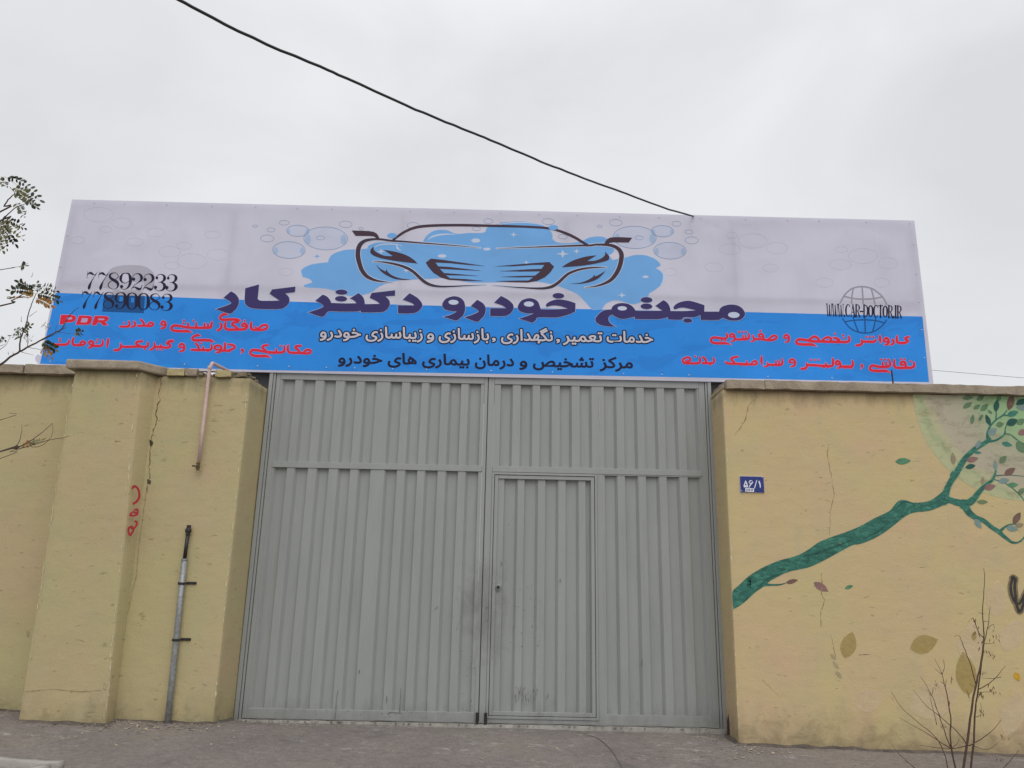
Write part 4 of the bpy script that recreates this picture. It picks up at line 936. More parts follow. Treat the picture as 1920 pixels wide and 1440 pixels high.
# (zoom, strokes, dots): brush traced red words
REDW = [
 (zA, [[(1003,175,18),(1000,220,24),(1002,255,24),(1030,270,24),(1120,272,24),(1190,262,24),(1218,230,22),(1195,207,20),(1150,215,20),(1110,245,18),(1075,268,16)],[(1062,232,12),(1072,262,20)],[(662,172,18),(655,215,24),(660,250,24),(690,268,24),(800,268,24),(900,265,24),(943,245,24),(943,210,24),(915,187,22),(882,202,20),(890,225,18),(935,225,14)],[(830,168,18),(770,175,22),(748,200,22),(800,235,22),(830,262,20)],[(590,185,14),(605,205,24),(605,235,24),(580,270,24),(552,278,16)]], [(915,150)]),
 (zA, [[(480,170,16),(470,215,24),(450,242,24),(300,245,24),(160,240,24),(50,222,24),(-20,215,24),(-55,235,24),(-58,262,24),(-30,283,24),(60,290,26),(160,292,24),(213,310,4)],[(425,190,14),(428,235,22)],[(378,190,14),(382,235,22)],[(268,180,14),(272,235,22)],[(160,185,14),(165,232,22)]], [(235,152),(105,150),(100,184)]),
 (zA, [[(685,74,10),(650,64,24),(605,82,22),(586,115,20),(620,137,26),(740,134,26),(820,138,26),(862,154,4)]], []),
 (zB, [[(1568,198,18),(1590,165,20),(1620,180,22),(1627,215,24),(1610,250,22),(1565,263,12)],[(1563,205,16),(1590,215,16),(1622,210,12)]], []),
 (zB, [[(1000,238,20),(1060,238,24),(1110,235,24),(1130,205,22),(1120,165,14)],[(1190,168,14),(1207,195,22),(1195,230,22),(1150,246,12)],[(1285,142,18),(1312,170,22),(1330,200,22),(1310,226,22),(1245,226,20)],[(1320,224,22),(1400,230,22),(1445,222,22),(1455,197,20),(1420,182,20),(1390,205,18),(1380,226,14)]], [(1055,188)]),
 (zB, [[(835,408,16),(827,460,26),(817,520,12)],[(755,425,14),(757,470,24),(735,502,24),(660,506,24),(620,500,22),(625,462,22),(595,437,20),(568,460,20),(590,490,18),(625,488,12)],[(622,498,22),(600,520,22),(560,532,12)]], [(690,420),(672,452)]),
 (zB, [[(355,392,14),(340,440,24),(345,480,24),(380,495,24),(480,490,22),(515,467,20),(490,442,20),(455,457,20),(440,490,16)],[(90,487,20),(160,488,24),(240,488,24),(283,465,22),(290,425,12)]], [(165,408),(162,438)]),
 (zB, [[(920,564,22),(970,561,24),(1005,532,24),(1012,495,20),(1003,470,10)],[(1010,514,20),(1100,518,24),(1250,515,24),(1350,518,24),(1385,497,22),(1380,455,12)],[(1305,440,20),(1240,448,22),(1220,472,22),(1262,500,22),(1290,515,16)]], [(1340,548)]),
 (zB, [[(1470,462,12),(1478,500,22),(1457,540,22),(1410,561,12)],[(1470,522,20),(1550,520,24),(1640,530,24),(1690,515,24),(1682,482,22),(1642,472,20),(1680,450,20),(1735,442,16)],[(1655,436,8),(1725,424,10)],[(1560,490,12),(1563,515,20)]], [(1515,556),(1572,556)]),
 (zB, [[(1820,503,18),(1845,477,20),(1880,492,22),(1888,530,24),(1870,570,22),(1825,582,12)],[(1817,517,16),(1845,527,16),(1880,523,12)]], []),
 (zA, [[(690,465,12),(730,470,20),(775,485,22),(780,512,20),(740,532,22),(700,548,22),(640,550,22),(600,546,22),(605,507,22),(570,482,20),(525,490,20),(515,517,20),(550,535,16),(600,530,12)],[(650,448,14),(652,500,24),(645,545,22)],[(597,545,22),(572,570,20),(530,572,10)],[(470,470,12),(476,510,22),(455,537,24),(400,541,24),(330,541,24),(260,541,22),(205,536,18)],[(262,452,16),(290,482,22),(303,515,20),(290,538,20)],[(362,500,12),(366,535,20)]], [(712,562),(425,558),(338,452)]),
 (zA, [[(322,355,10),(290,343,24),(240,360,22),(216,390,20),(250,412,26),(370,410,26),(460,416,26),(508,434,4)]], []),
 (zA, [[(1495,475,14),(1490,530,24),(1502,565,24),(1540,578,24),(1650,580,24),(1730,587,22),(1785,580,22),(1795,552,20),(1755,537,20),(1715,557,18),(1700,582,14)],[(1665,485,18),(1610,490,22),(1592,510,22),(1630,540,22),(1650,572,18)],[(1440,485,12),(1447,530,22),(1425,570,24),(1330,575,24),(1210,568,24),(1100,547,24),(1030,541,24),(997,560,24),(994,590,24),(1030,615,24),(1120,622,26),(1200,622,24),(1262,642,4)],[(1335,530,12),(1340,570,20)],[(1225,475,18),(1170,485,22),(1152,508,22),(1187,540,20),(1207,565,16)]], [(1390,488),(1250,590),(1307,590)]),
 (zA, [[(880,538,26),(896,555,18),(868,588,4)]], []),
 (zC, [[(1215,150,12),(1225,188,22),(1250,205,24),(1330,206,24),(1390,215,24),(1480,222,26),(1550,205,24),(1572,172,22),(1530,152,20),(1480,180,20),(1440,212,16)],[(1372,195,22),(1366,145,22),(1330,128,20),(1300,150,20),(1320,172,18),(1362,167,12)],[(1240,205,24),(1225,230,22),(1185,242,10)]], [(1328,84)]),
 (zC, [[(1150,125,14),(1157,170,24),(1130,205,26),(1040,209,26),(950,205,24),(938,152,22),(900,127,20),(868,147,20),(882,172,18),(935,167,12)],[(1105,150,12),(1105,200,20)],[(1065,150,12),(1065,200,20)],[(948,202,24),(927,230,22),(882,238,10)]], [(1005,97),(1055,97),(1110,97)]),
 (zC, [[(820,122,14),(828,168,24),(800,195,24),(720,192,26),(640,180,26),(597,195,26),(584,225,26),(607,255,26),(680,268,28),(800,268,28),(890,288,4)]], [(745,224),(802,224)]),
 (zC, [[(1683,165,20),(1710,140,22),(1745,160,24),(1756,200,26),(1740,240,24),(1697,254,10)],[(1680,182,18),(1705,192,16),(1748,186,12)]], []),
 (zD, [[(765,142,14),(772,185,24),(740,212,24),(640,212,24),(540,210,24),(400,206,24),(300,204,24),(190,185,22),(130,180,24),(97,197,24),(92,222,24),(122,240,24),(200,246,26),(290,246,24),(352,270,4)],[(562,158,10),(605,165,20),(640,187,20),(610,207,20)],[(530,205,20),(537,172,20),(500,152,20),(455,167,18),(415,203,18)],[(382,200,20),(368,165,20),(322,142,20),(280,165,18),(235,195,16)]], [(585,108),(690,126),(702,160)]),
 (zD, [[(865,257,22),(910,252,24),(937,222,24),(928,185,12)],[(935,207,20),(1010,209,24),(1090,209,24),(1114,183,12)],[(1165,132,14),(1167,180,26),(1173,224,10)],[(1213,190,18),(1240,162,20),(1270,177,22),(1277,215,24),(1257,245,20),(1222,247,8)],[(1212,203,14),(1240,208,14),(1272,202,10)],[(1325,178,12),(1342,205,22),(1332,235,22),(1293,252,10)],[(1385,137,14),(1383,185,24),(1397,220,24),(1440,226,24),(1500,221,24),(1525,196,22),(1492,176,20),(1495,158,18),(1537,148,16)]], [(990,149),(1036,149),(1082,149)]),
 (zD, [[(1600,472,12),(1607,515,24),(1577,542,24),(1515,544,24),(1420,546,24),(1362,536,24),(1349,500,24),(1352,442,14)],[(1497,530,20),(1492,482,22),(1457,466,20),(1430,486,20),(1450,506,18),(1487,500,12)]], [(1557,462),(1435,434),(1482,434)]),
 (zD, [[(1290,452,12),(1297,500,22),(1270,530,24),(1180,535,24),(1120,525,24),(1067,516,24),(1042,536,24),(1038,560,24),(1067,580,24),(1150,586,26),(1240,586,24),(1302,607,4)],[(1245,475,12),(1247,525,20)],[(1200,475,12),(1202,525,20)]], [(1180,438),(1226,438),(1273,438)]),
 (zD, [[(930,510,24),(941,530,16),(918,562,4)]], []),
 (zD, [[(810,452,12),(819,500,22),(795,528,24),(720,529,24),(664,525,22),(652,482,22),(620,457,20),(598,477,20),(612,501,18),(652,497,12)],[(662,525,22),(642,546,18),(612,548,8)],[(560,427,14),(562,480,24),(550,518,24),(480,523,24),(300,511,24),(235,511,20)],[(470,485,12),(474,520,20)],[(155,557,20),(200,555,24),(226,526,24),(222,488,12)]], [(715,548),(757,548),(802,548),(275,444),(326,444),(377,444),(445,541),(497,541)]),
 (zC, [[(1763,530,20),(1800,507,22),(1837,525,24),(1847,565,26),(1830,605,24),(1777,622,10)],[(1760,548,18),(1790,558,16),(1840,552,12)]], []),
 (zC, [[(1650,502,12),(1657,560,26),(1630,592,26),(1530,592,26),(1440,588,24)],[(1605,530,12),(1606,585,20)],[(1560,530,12),(1561,585,20)],[(1428,555,10),(1442,590,24),(1422,611,22),(1382,618,10)],[(1345,462,14),(1342,530,30),(1351,592,10)]], []),
 (zC, [[(1190,572,14),(1212,547,18),(1250,532,20),(1276,565,22),(1240,586,24),(1100,581,26),(1000,576,26),(870,573,26),(815,562,22),(800,542,10)],[(1120,535,12),(1126,575,20)],[(990,468,18),(910,485,24),(888,510,24),(922,540,24),(947,572,18)]], [(1045,598),(1106,598)]),
 (zC, [[(625,485,12),(633,535,24),(605,565,24),(540,567,24),(480,567,24),(455,562,18)],[(468,475,18),(500,510,24),(513,545,22),(490,565,20)],[(415,476,12),(421,530,24),(395,566,26),(300,569,26),(200,566,26),(166,546,22),(162,515,22),(200,487,20),(250,480,20),(277,510,22),(252,537,20),(205,531,14)]], [(575,590),(350,466)]),
]
for zf_, strokes, dots in REDW:
    sh_ = [[stroke_loop(zf_([(x, y, w_+(9 if w_ > 10 else 4)) for x, y, w_ in q]))] for q in strokes]; ol_ = [[stroke_loop(zf_([(x, y, w_+17) for x, y, w_ in q]))] for q in strokes]
    for c_ in dots:
        (a, b), = zf_([c_]); sh_.append([ellipse(a, b, 2.1, 1.7, 14)]); ol_.append([ellipse(a, b, 2.7, 2.3, 14)])
    o = paint('red_lettering', sh_, LY(5), MV_RED, BN); paint('lettering_outline', ol_, LY(2.5), MV_REDH, o)
pdr = [[zB([(180, 75), (330, 78), (375, 92), (388, 115), (375, 155), (330, 178), (230, 180), (215, 207), (160, 207)]), zB([(265, 108), (330, 110), (338, 122), (325, 140), (250, 142)])],
    [zB([(430, 85), (590, 92), (612, 110), (595, 185), (560, 212), (385, 212)]), zB([(470, 118), (545, 122), (555, 130), (540, 175), (520, 182), (450, 180)])],
    [zB([(650, 90), (810, 95), (845, 115), (830, 155), (790, 172), (830, 220), (760, 222), (725, 180), (690, 180), (665, 218), (605, 215)]), zB([(700, 125), (780, 127), (785, 138), (770, 150), (690, 150)])]]
for p in pdr:
    o = paint('red_letter', [p], LY(4.5), MV_RED, BN); paint('letter_outline', [p[:1]], LY(2.5), MV_REDH, o, offset=.8)
# telephone icon and numbers -------------------------------------
zp = lambda p: zz(140, 480, 8.727, p)
paint('telephone_icon', [[corner_smooth(zp([(470, 525), (475, 430), (550, 255), (650, 180), (850, 148), (1100, 160), (1220, 210), (1300, 300), (1308, 420), (1290, 540), (1150, 545), (1130, 430), (940, 425), (930, 290), (740, 290), (720, 430), (640, 520)]))],
    [corner_smooth(zp([(620, 575), (700, 540), (780, 575), (850, 560), (960, 560), (1040, 540), (1100, 575), (1140, 655), (480, 640), (560, 620)]))]], LY(1.4), MV_TEL, BN)
paint('telephone_base', [[zp([(480, 632), (1150, 655), (1130, 935), (450, 910)]), zp([(735, 665), (790, 668), (785, 740), (730, 738)]), zp([(925, 680), (975, 682), (968, 760), (918, 758)])]], LY(2), MV_ICONB, BN)
DIG = {'8': [[(.26, .16, .03), (.15, .03, .03), (-.05, .02, .05), (-.22, .13, .11), (-.22, .28, .15), (-.05, .42, .17), (.15, .53, .18), (.27, .68, .16), (.24, .87, .08), (.08, .98, .03), (-.12, .98, .03), (-.3, .85, .05), (-.33, .7, .05), (-.22, .55, .04), (-.02, .45, .03), (.18, .35, .03), (.28, .24, .04), (.26, .14, .03)]],
    '3': [[(-.24, .16, .03), (-.1, .03, .03), (.08, .01, .05), (.24, .1, .13), (.28, .25, .18), (.2, .4, .11), (.02, .48, .03), (-.1, .48, .03)], [(.02, .48, .04), (.2, .55, .12), (.3, .72, .19), (.22, .9, .13), (.05, .99, .05), (-.15, .99, .03), (-.32, .88, .03)], 'o', (-.2, .22, .085), (-.28, .79, .1)],
    '2': [[(-.3, .28, .03), (-.22, .1, .03), (-.02, .01, .04), (.18, .08, .12), (.27, .25, .18), (.22, .42, .12), (.05, .56, .05), (-.15, .7, .03), (-.3, .88, .03), (-.36, 1.0, .02)], [(-.3, .88, .03), (-.15, .83, .06), (0, .9, .13), (.15, .95, .15), (.25, .88, .06), (.31, .68, .02)], 'o', (-.22, .35, .1)],
    '9': [[(-.02, .01, .03), (.18, .06, .1), (.28, .25, .18), (.3, .5, .19), (.22, .78, .13), (.05, .96, .05), (-.15, .99, .03), (-.3, .9, .03)], [(-.02, .01, .03), (-.2, .08, .08), (-.3, .28, .16), (-.27, .48, .12), (-.12, .6, .05), (.05, .6, .03), (.22, .48, .03)], 'o', (-.25, .82, .1)],
    '0': [[(0, 0, .04), (-.2, .1, .1), (-.29, .35, .19), (-.29, .65, .19), (-.2, .9, .1), (0, 1, .04), (.2, .9, .1), (.29, .65, .19), (.29, .35, .19), (.2, .1, .1), (0, 0, .04)]],
    '7': [[(-.21, -.03, .012), (-.24, .15, .02), (-.26, .35, .02)], [(-.23, .16, .03), (-.1, .05, .1), (.02, .08, .14), (.14, .16, .07), (.24, .16, .03), (.36, .03, .015)], [(.31, .12, .02), (.18, .3, .03), (.03, .55, .06), (-.07, .78, .14), (-.12, .94, .17), (-.13, 1.02, .1)]]}
def digits(txt, xs_, tops, u=31):
    o = []
    for ch, x, t in zip(txt, xs_, tops):
        o = []
        (a, b), = zp([(x, t)]); g = DIG[ch]; k = g.index('o') if 'o' in g else len(g)
        for s in g[:k]: o.append([stroke_loop([(a+p[0]*u*.98-p[1]*.6, b+p[1]*u, max(p[2]*u, .75)) for p in s])])
        for c_ in g[k+1:]: o.append([ellipse(a+c_[0]*u, b+c_[1]*u, c_[2]*u, c_[2]*u, 14)])
        paint('phone_digit', o, LY(4), MV_BLACK, BN)
digits('77892233', [272, 460, 640, 835, 1025, 1212, 1398, 1585], [262, 266, 272, 276, 284, 290, 298, 302])
digits('77890083', [190, 378, 560, 755, 940, 1128, 1315, 1505], [576, 582, 588, 594, 600, 608, 614, 620])
# globe and web address ------------------------------------------
zw = lambda p: zz(1530, 520, 10.667, p)
sw = lambda pts, wd: stroke_loop(zw([(*p, wd) for p in pts]))
def sw2(pts, wd): return stroke_loop(zw([(*p, wd) for p in pts]))
paint('globe_icon', [[sw2(p, 32)] for p in ([(482, 520), (560, 370), (640, 285), (745, 215), (920, 185), (1110, 222), (1230, 300), (1330, 390), (1418, 545)], [(745, 225), (720, 370), (712, 520)], [(922, 190), (945, 520)], [(1105, 225), (1150, 400), (1180, 535)], [(560, 380), (750, 422), (930, 435), (1150, 425), (1325, 392)])], LY(1.4), MV_GREY, BN)
paint('globe_icon', [[sw2(p, 26)] for p in ([(530, 825), (620, 950), (700, 1025), (800, 1080), (1000, 1115), (1180, 1070), (1330, 960), (1410, 855)], [(742, 790), (780, 920), (842, 1078)], [(975, 790), (987, 1110)], [(1192, 790), (1180, 900), (1133, 1082)], [(585, 888), (750, 860), (975, 850), (1190, 865), (1375, 912)])], LY(2), MV_ICONB, BN)
GL = {'W': (.66, [[(.06, 0, .09), (.16, 1, .09)], [(.16, 1, .04), (.31, .97, .03), (.34, .15, .03)], [(.34, .1, .09), (.42, 1, .09)], [(.42, 1, .04), (.56, .97, .03), (.6, 0, .03)], [(-.02, .01, .03), (.14, .01, .03)], [(.54, .01, .03), (.66, .01, .03)]]),
    'C': (.56, [[(.5, .2, .06), (.4, .04, .06), (.22, .04, .09), (.08, .25, .14), (.05, .5, .16), (.08, .75, .14), (.22, .96, .09), (.42, .95, .06), (.52, .78, .05)]]),
    'A': (.56, [[(.28, 0, .05), (.08, 1, .05)], [(.28, 0, .1), (.48, 1, .15)], [(.16, .64, .05), (.42, .64, .05)], [(0, .98, .05), (.16, .98, .05)], [(.38, .98, .05), (.58, .98, .05)]]),
    'R': (.56, [[(.1, 0, .14), (.1, 1, .14)], [(.1, .03, .06), (.36, .04, .07), (.46, .25, .13), (.36, .48, .07), (.12, .5, .06)], [(.28, .5, .08), (.5, 1, .14)], [(0, .98, .05), (.22, .98, .05)]]),
    'D': (.58, [[(.1, 0, .14), (.1, 1, .14)], [(.1, .03, .06), (.34, .06, .08), (.5, .3, .15), (.5, .7, .15), (.34, .94, .08), (.1, .97, .06)]]),
    'O': (.6, [[(.28, .03, .06), (.1, .2, .14), (.06, .5, .16), (.1, .8, .14), (.28, .97, .06), (.46, .8, .14), (.5, .5, .16), (.46, .2, .14), (.28, .03, .06)]]),
    'T': (.5, [[(.25, 0, .14), (.25, 1, .14)], [(0, .04, .07), (.5, .04, .07)], [(.14, .98, .05), (.36, .98, .05)]]),
    'I': (.26, [[(.11, 0, .14), (.11, 1, .14)], [(0, .02, .05), (.22, .02, .05)], [(0, .98, .05), (.22, .98, .05)]]),
    '.': (.2, [[(.08, .88, .12), (.08, 1, .12)]]), '-': (.34, [[(.02, .55, .13), (.28, .55, .13)]])}
def url(txt, x0, x1, y0, y1, h):
    tot = sum(GL[c_][0] for c_ in txt); k = (x1-x0)/tot; x = x0; o = []
    for c_ in txt:
        o = []
        wd, st = GL[c_]; t = (x-x0)/(x1-x0); b = y0+(y1-y0)*t
        for s in st: o.append([stroke_loop([(x+p[0]*k, b+p[1]*h, max(.95, p[2]*k*1.2)) for p in s], smooth=len(s) > 3)])
        x += wd*k
        paint('web_address_letter', o, LY(4), MV_BLACK, BN)
url('WWW.CAR-DOCTOR.IR', 1549.5, 1691, 569.5, 573.5, 23)
# grommets
def grom(px, py):
    c = P(px, py, YB-.0035); bm = bmesh.new(); lathe(bm, c, (0, -1, 0), [(0, .007), (.002, .007), (.003, .0045)], 10); bm_obj('grommet', bm, MGROM, BN)
for i in range(21): grom(*edge((150, 380), (1703, 418.5), (i+.15*random.uniform(-1, 1))/20.3+.01))
for px in (94, 346, 483, 542, 612, 665, 736, 800, 921, 1036, 1169, 1241, 1292, 1440, 1560): grom(px, 680.5+.0212*(px-75)-3)
for t in (.13, .32, .5, .68, .86): grom(*edge((1709, 420), (1737, 712), t))
for t in (.2, .4, .62): grom(*edge((137, 382), (79, 678), t))
# steel frame and posts behind the sheet
fb = bmesh.new()
zt, zl_ = 5.14, 3.36
for px in (142, 444, 758, 1062, 1372, 1705):
    x = P(px, 395+.0254*(px-135), 0).x; bx(fb, x-.024, x+.024, .002, .044, zl_, zt)
bm_obj('frame_upright', fb, MFRAME, BN)
ux = [P(px, 395+.0254*(px-135), 0).x for px in (142, 444, 758, 1062, 1372, 1705)]
for xa_, xb_ in zip(ux, ux[1:]):
    fb = bmesh.new(); bx(fb, xa_+.03, xb_-.03, .0, .04, 4.19, 4.25); bm_obj('frame_rail', fb, MFRAME, BN)
for z in (zl_-.02, zt):
    fb = bmesh.new(); bx(fb, -4.55, 4.46, .046, .086, z-.025, z+.025); bm_obj('frame_rail', fb, MFRAME, BN)
for x in (-4.3, -2.35, 2.40, 4.2):
    fb = bmesh.new(); bx(fb, x-.04, x+.04, .10, .18, -.2, 5.0); bm_obj('frame_post', fb, MFRAME, BN)

# ------------------------------------------------------------------ pipes, sign, cables, rod
GP = thing('gas_pipe', P(372, 870, -.46), 'thin pink pipe bending over the wall top with a brass valve at its end', 'pipe')
yp = -.475
a = P(373, 866, yp); b = P(393, 693, yp); e = P(399, 684, yp)
bm = bmesh.new(); pts = [a, a.lerp(b, .35), a.lerp(b, .7), b]
zt_ = b.z+.03
for k in range(7):
    t = k/6*math.pi/2; pts.append(Vector((b.x+.01, yp+.045*(1-math.cos(t)), zt_+.045*math.sin(t))))
pts += [Vector((b.x+.055, -.2, zt_+.044)), Vector((b.x+.09, .0, zt_+.03)), Vector((b.x+.1, .12, zt_+.0))]
tube(bm, pts, .0165, 14); bm_obj('pipe_run', bm, MPINK, GP, True)
bm = bmesh.new(); lathe(bm, b+Vector((0, 0, .004)), (0, 0, 1), [(0, .0185), (.003, .020), (.028, .020), (.031, .0185)], 16); bm_obj('pipe_socket', bm, MPINK, GP, True)
bm = bmesh.new(); c = P(371, 875, yp); lathe(bm, c+Vector((0, 0, -.035)), (0, 0, 1), [(0, .016), (.018, .016), (.02, .021), (.045, .021), (.047, .017), (.062, .017), (.064, .020), (.074, .020)], 6); bm_obj('valve_body', bm, MBRASS, GP)
bm = bmesh.new(); bx(bm, c.x-.045, c.x-.012, yp-.026, yp-.02, c.z-.004, c.z+.010, .002); tube(bm, [(c.x, yp, c.z), (c.x, yp-.028, c.z)], .006, 8); bm_obj('valve_lever', bm, MBLK, GP)

SP = thing('gas_riser', P(315, 1352, -.455), 'grey galvanised standpipe clamped to the left wall with a black capped top', 'pipe')
ys_ = -.458
p0 = P(314, 1362, ys_); p1 = P(346, 1049, ys_); p2 = P(347, 1048, ys_); p3 = P(352, 1003, ys_)
p0.z = -.06
bm = bmesh.new(); tube(bm, [p0, p0.lerp(p1, .33), p0.lerp(p1, .66), p1], .0255, 16); bm_obj('riser_pipe', bm, MSTEEL, SP, True)
bm = bmesh.new(); lathe(bm, p1-(p1-p0).normalized()*.006, p1-p0, [(0, .0255), (.001, .029), (.012, .029), (.013, .018)], 16); bm_obj('pipe_collar', bm, MSTEEL, SP)
bm = bmesh.new(); tube(bm, [p1, p3], .0165, 12); bm_obj('inner_pipe', bm, MBLK, SP, True)
bm = bmesh.new(); d_ = p3-p1; lathe(bm, p3, d_, [(0, .021), (.022, .021), (.023, .025), (.030, .030), (.048, .030), (.056, .024), (.058, .020), (.088, .020)], 8); bm_obj('union_cap', bm, MBRASS if False else MBLK, SP)
for py in (1094, 1200):
    px = 341.5 if py == 1094 else 330.5
    c = P(px, py, ys_); bm = bmesh.new()
    ringp = [(c.x+.0285*math.cos(t), c.y+.0285*math.sin(t), c.z) for t in np.linspace(0, 2*math.pi, 18)]
    for k in range(17):
        a_, b_ = Vector(ringp[k]), Vector(ringp[k+1])
        v = [bm.verts.new(q) for q in (a_-Vector((0, 0, .010)), b_-Vector((0, 0, .010)), b_+Vector((0, 0, .010)), a_+Vector((0, 0, .010)))]; bm.faces.new(v)
    bx(bm, c.x+.024, c.x+.115, -.432, -.4225, c.z-.006, c.z+.016, .002); lathe(bm, (c.x+.095, -.432, c.z+.005), (0, -1, 0), [(0, .008), (.006, .007)], 8)
    bx(bm, c.x-.034, c.x-.026, c.y-.012, c.y+.012, c.z-.012, c.z+.012, .002)
    bm_obj('pipe_clamp', bm, MBLK, SP)

SGN = thing('house_number_sign', P(1410, 909, -.45), 'small dark blue enamel house number plate on the right wall', 'sign')
c0, c1 = P(1386.5, 892.5, -.456), P(1433.5, 924, -.456)
bm = bmesh.new(); bx(bm, c0.x, c1.x, -.459, -.452, c1.z, c0.z, .0015); bm_obj('plate', bm, MSIGNW, SGN)
bm = bmesh.new(); bx(bm, c0.x+.0018, c1.x-.0018, -.4605, -.455, c1.z+.0018, c0.z-.0018, .001); bm_obj('enamel_face', bm, MSIGN, SGN)
zs = lambda p: zz(1370, 870, 20.57, p)
def sst(pts): return stroke_loop(zs(pts), smooth=len(pts) > 2)
num = [[corner_smooth(zs([(570, 620), (620, 700), (655, 790), (668, 850), (650, 900), (615, 905), (583, 880), (550, 908), (515, 895), (498, 850), (510, 790), (540, 710)])), corner_smooth(zs([(575, 735), (605, 790), (618, 825), (600, 825), (583, 805), (562, 828), (545, 820), (555, 775)]))],
    [sst([(845, 680, 14), (800, 640, 26), (740, 655, 40), (710, 710, 30), (745, 745, 26), (800, 735, 30), (862, 700, 22)])], [sst([(850, 715, 30), (790, 775, 42), (740, 840, 42), (708, 905, 30)])],
    [sst([(1005, 635, 32), (922, 922, 38)])], [corner_smooth(zs([(1065, 680), (1110, 640), (1145, 740), (1162, 850), (1150, 925), (1138, 930), (1115, 830), (1090, 740)]))]]
paint('house_number', num, -.4622, MSIGNW, SGN)
paint('sticker', [[zs([(560, 925), (905, 940), (900, 1080), (565, 1062)])]], -.4622, MSIGNW, SGN)
paint('sticker_lettering', [[sst(p)] for p in ([(600, 960, 16), (605, 1010, 16), (660, 1020, 16)], [(650, 975, 16), (690, 1000, 20), (740, 1025, 16)], [(720, 970, 20), (745, 1000, 20)], [(790, 1035, 16), (835, 1010, 20), (855, 970, 16)], [(800, 975, 18), (830, 985, 18)])], -.4635, MBLK, SGN)
bm = bmesh.new()
for q in ((1219, 512), (425, 1035)):
    (a, b), = zs([q]); lathe(bm, P(a, b, -.4605), (0, -1, 0), [(0, .006), (.003, .004)], 8)
bm_obj('screw', bm, MGROM, SGN)

# overhead cable
E = P(1300, 405.5, -.02)
cp = [(335, -1), (400, 34), (500, 83), (600, 125), (650, 147), (760, 197), (820, 222), (880, 247), (920, 263), (1000, 297), (1050, 317), (1110, 340), (1160, 358), (1220, 381), (1265, 396), (1300, 405.5)]
def cable_depth(px): # metres in front of the camera, along its view axis
    t = (px-335)/(1300-335); return 1/((1-t)/3.9+t/7.75)
random.seed(3); pts = []
for i, (px, py) in enumerate(catmull(cp, sub=4)):
    d = _f + RT*((px-960)/FPX) + UP*((720-py)/FPX); pts.append(CAMLOC+d*cable_depth(px)+Vector((0, 0, random.uniform(-.003, .003))))
pts[-1] = E
d0 = (pts[0]-pts[4]).normalized()
pts = [pts[0]+d0*s_+Vector((0, 0, .02*s_*s_)) for s_ in (6, 4, 2, 1)] + pts
bm = bmesh.new(); tube(bm, pts, .0086, 8)
tag(recentre(bm_obj('overhead_cable', bm, MCABLE, None, True)), 'thick black cable slanting down across the sky to the top edge of the banner', 'cable')
bm = bmesh.new(); q0, q1 = P(1700, 690, 1.2), P(1925, 708, 1.2); dq = q1-q0
tube(bm, [q0+dq*k*.5+Vector((0, 0, -.01*math.sin(math.pi*min(1, k/8)))) for k in range(0, 26)], .0022, 6)
tag(recentre(bm_obj('thin_wire', bm, MCABLE, None, True)), 'hair thin grey wire running from behind the banner over the right wall', 'wire')
bm = bmesh.new(); a = P(1674.5, 716, -.3); b = P(1671.5, 694, -.3); a.z = 3.2; tube(bm, [a, b], .0075, 8)
tag(recentre(bm_obj('iron_rod', bm, MBLK)), 'short black iron rod standing on the right wall coping before the banner', 'rod')
# rotten post stump at the gate corner
bm = bmesh.new(); random.seed(5)
for k in range(5):
    c = P(1364+k*1.8, 1388, -.10); h = random.uniform(.10, .26); tube(bm, [(c.x, -.12, -.06), (c.x+.004, -.12, h*.5-.03), (c.x-.002+.004*k, -.118, h-.06)], [.008, .007, .002], 6)
tag(recentre(bm_obj('rotten_stump', bm, MRUST)), 'dark splintered wood stump at the foot of the right gate reveal', 'stump')

# ------------------------------------------------------------------ tree pit kerb, tree, shrub, litter
def kerb(name, pl, wd, label, z0, z1, seed):
    a, b = Vector(pl[0]), Vector(pl[1]); L_ = (b-a).length; ang = math.atan2(b.y-a.y, b.x-a.x)
    bm = bmesh.new(); rough_box(bm, 0, L_, -wd/2, wd/2, z0, z1, .05, .006, seed)
    bmesh.ops.rotate(bm, verts=bm.verts, cent=(0, 0, 0), matrix=Matrix.Rotation(ang, 3, 'Z'))
    bmesh.ops.translate(bm, verts=bm.verts, vec=(a.x, a.y, 0))
    return tag(recentre(bm_obj(name, bm, MKERB, None, True)), label, 'kerb', 'kerb stones round the tree pit')
kerb('kerb_stone', [(-5.2, -1.66), (-2.705, -2.045)], .085, 'pale concrete kerb stone along the back edge of the tree pit, parallel to the wall', -.1, .092, 1)
kerb('kerb_stone', [(-2.775, -2.095), (-2.90, -3.4)], .10, 'rough ended concrete kerb stone running toward the street from the pit corner', -.12, .088, 2)
bm = bmesh.new(); g_ = 18
vv = [[bm.verts.new((-5.2+2.42*i/g_, -3.4+1.42*j/g_, min(.055, .04+.03*noise.noise(Vector((i*.9, j*.9, 0)))))) for i in range(g_+1)] for j in range(g_+1)]
for j in range(g_):
    for i in range(g_): bm.faces.new((vv[j][i], vv[j][i+1], vv[j+1][i+1], vv[j+1][i]))
tag(bm_obj('soil', bm, MSOIL, None, True), kind='structure')

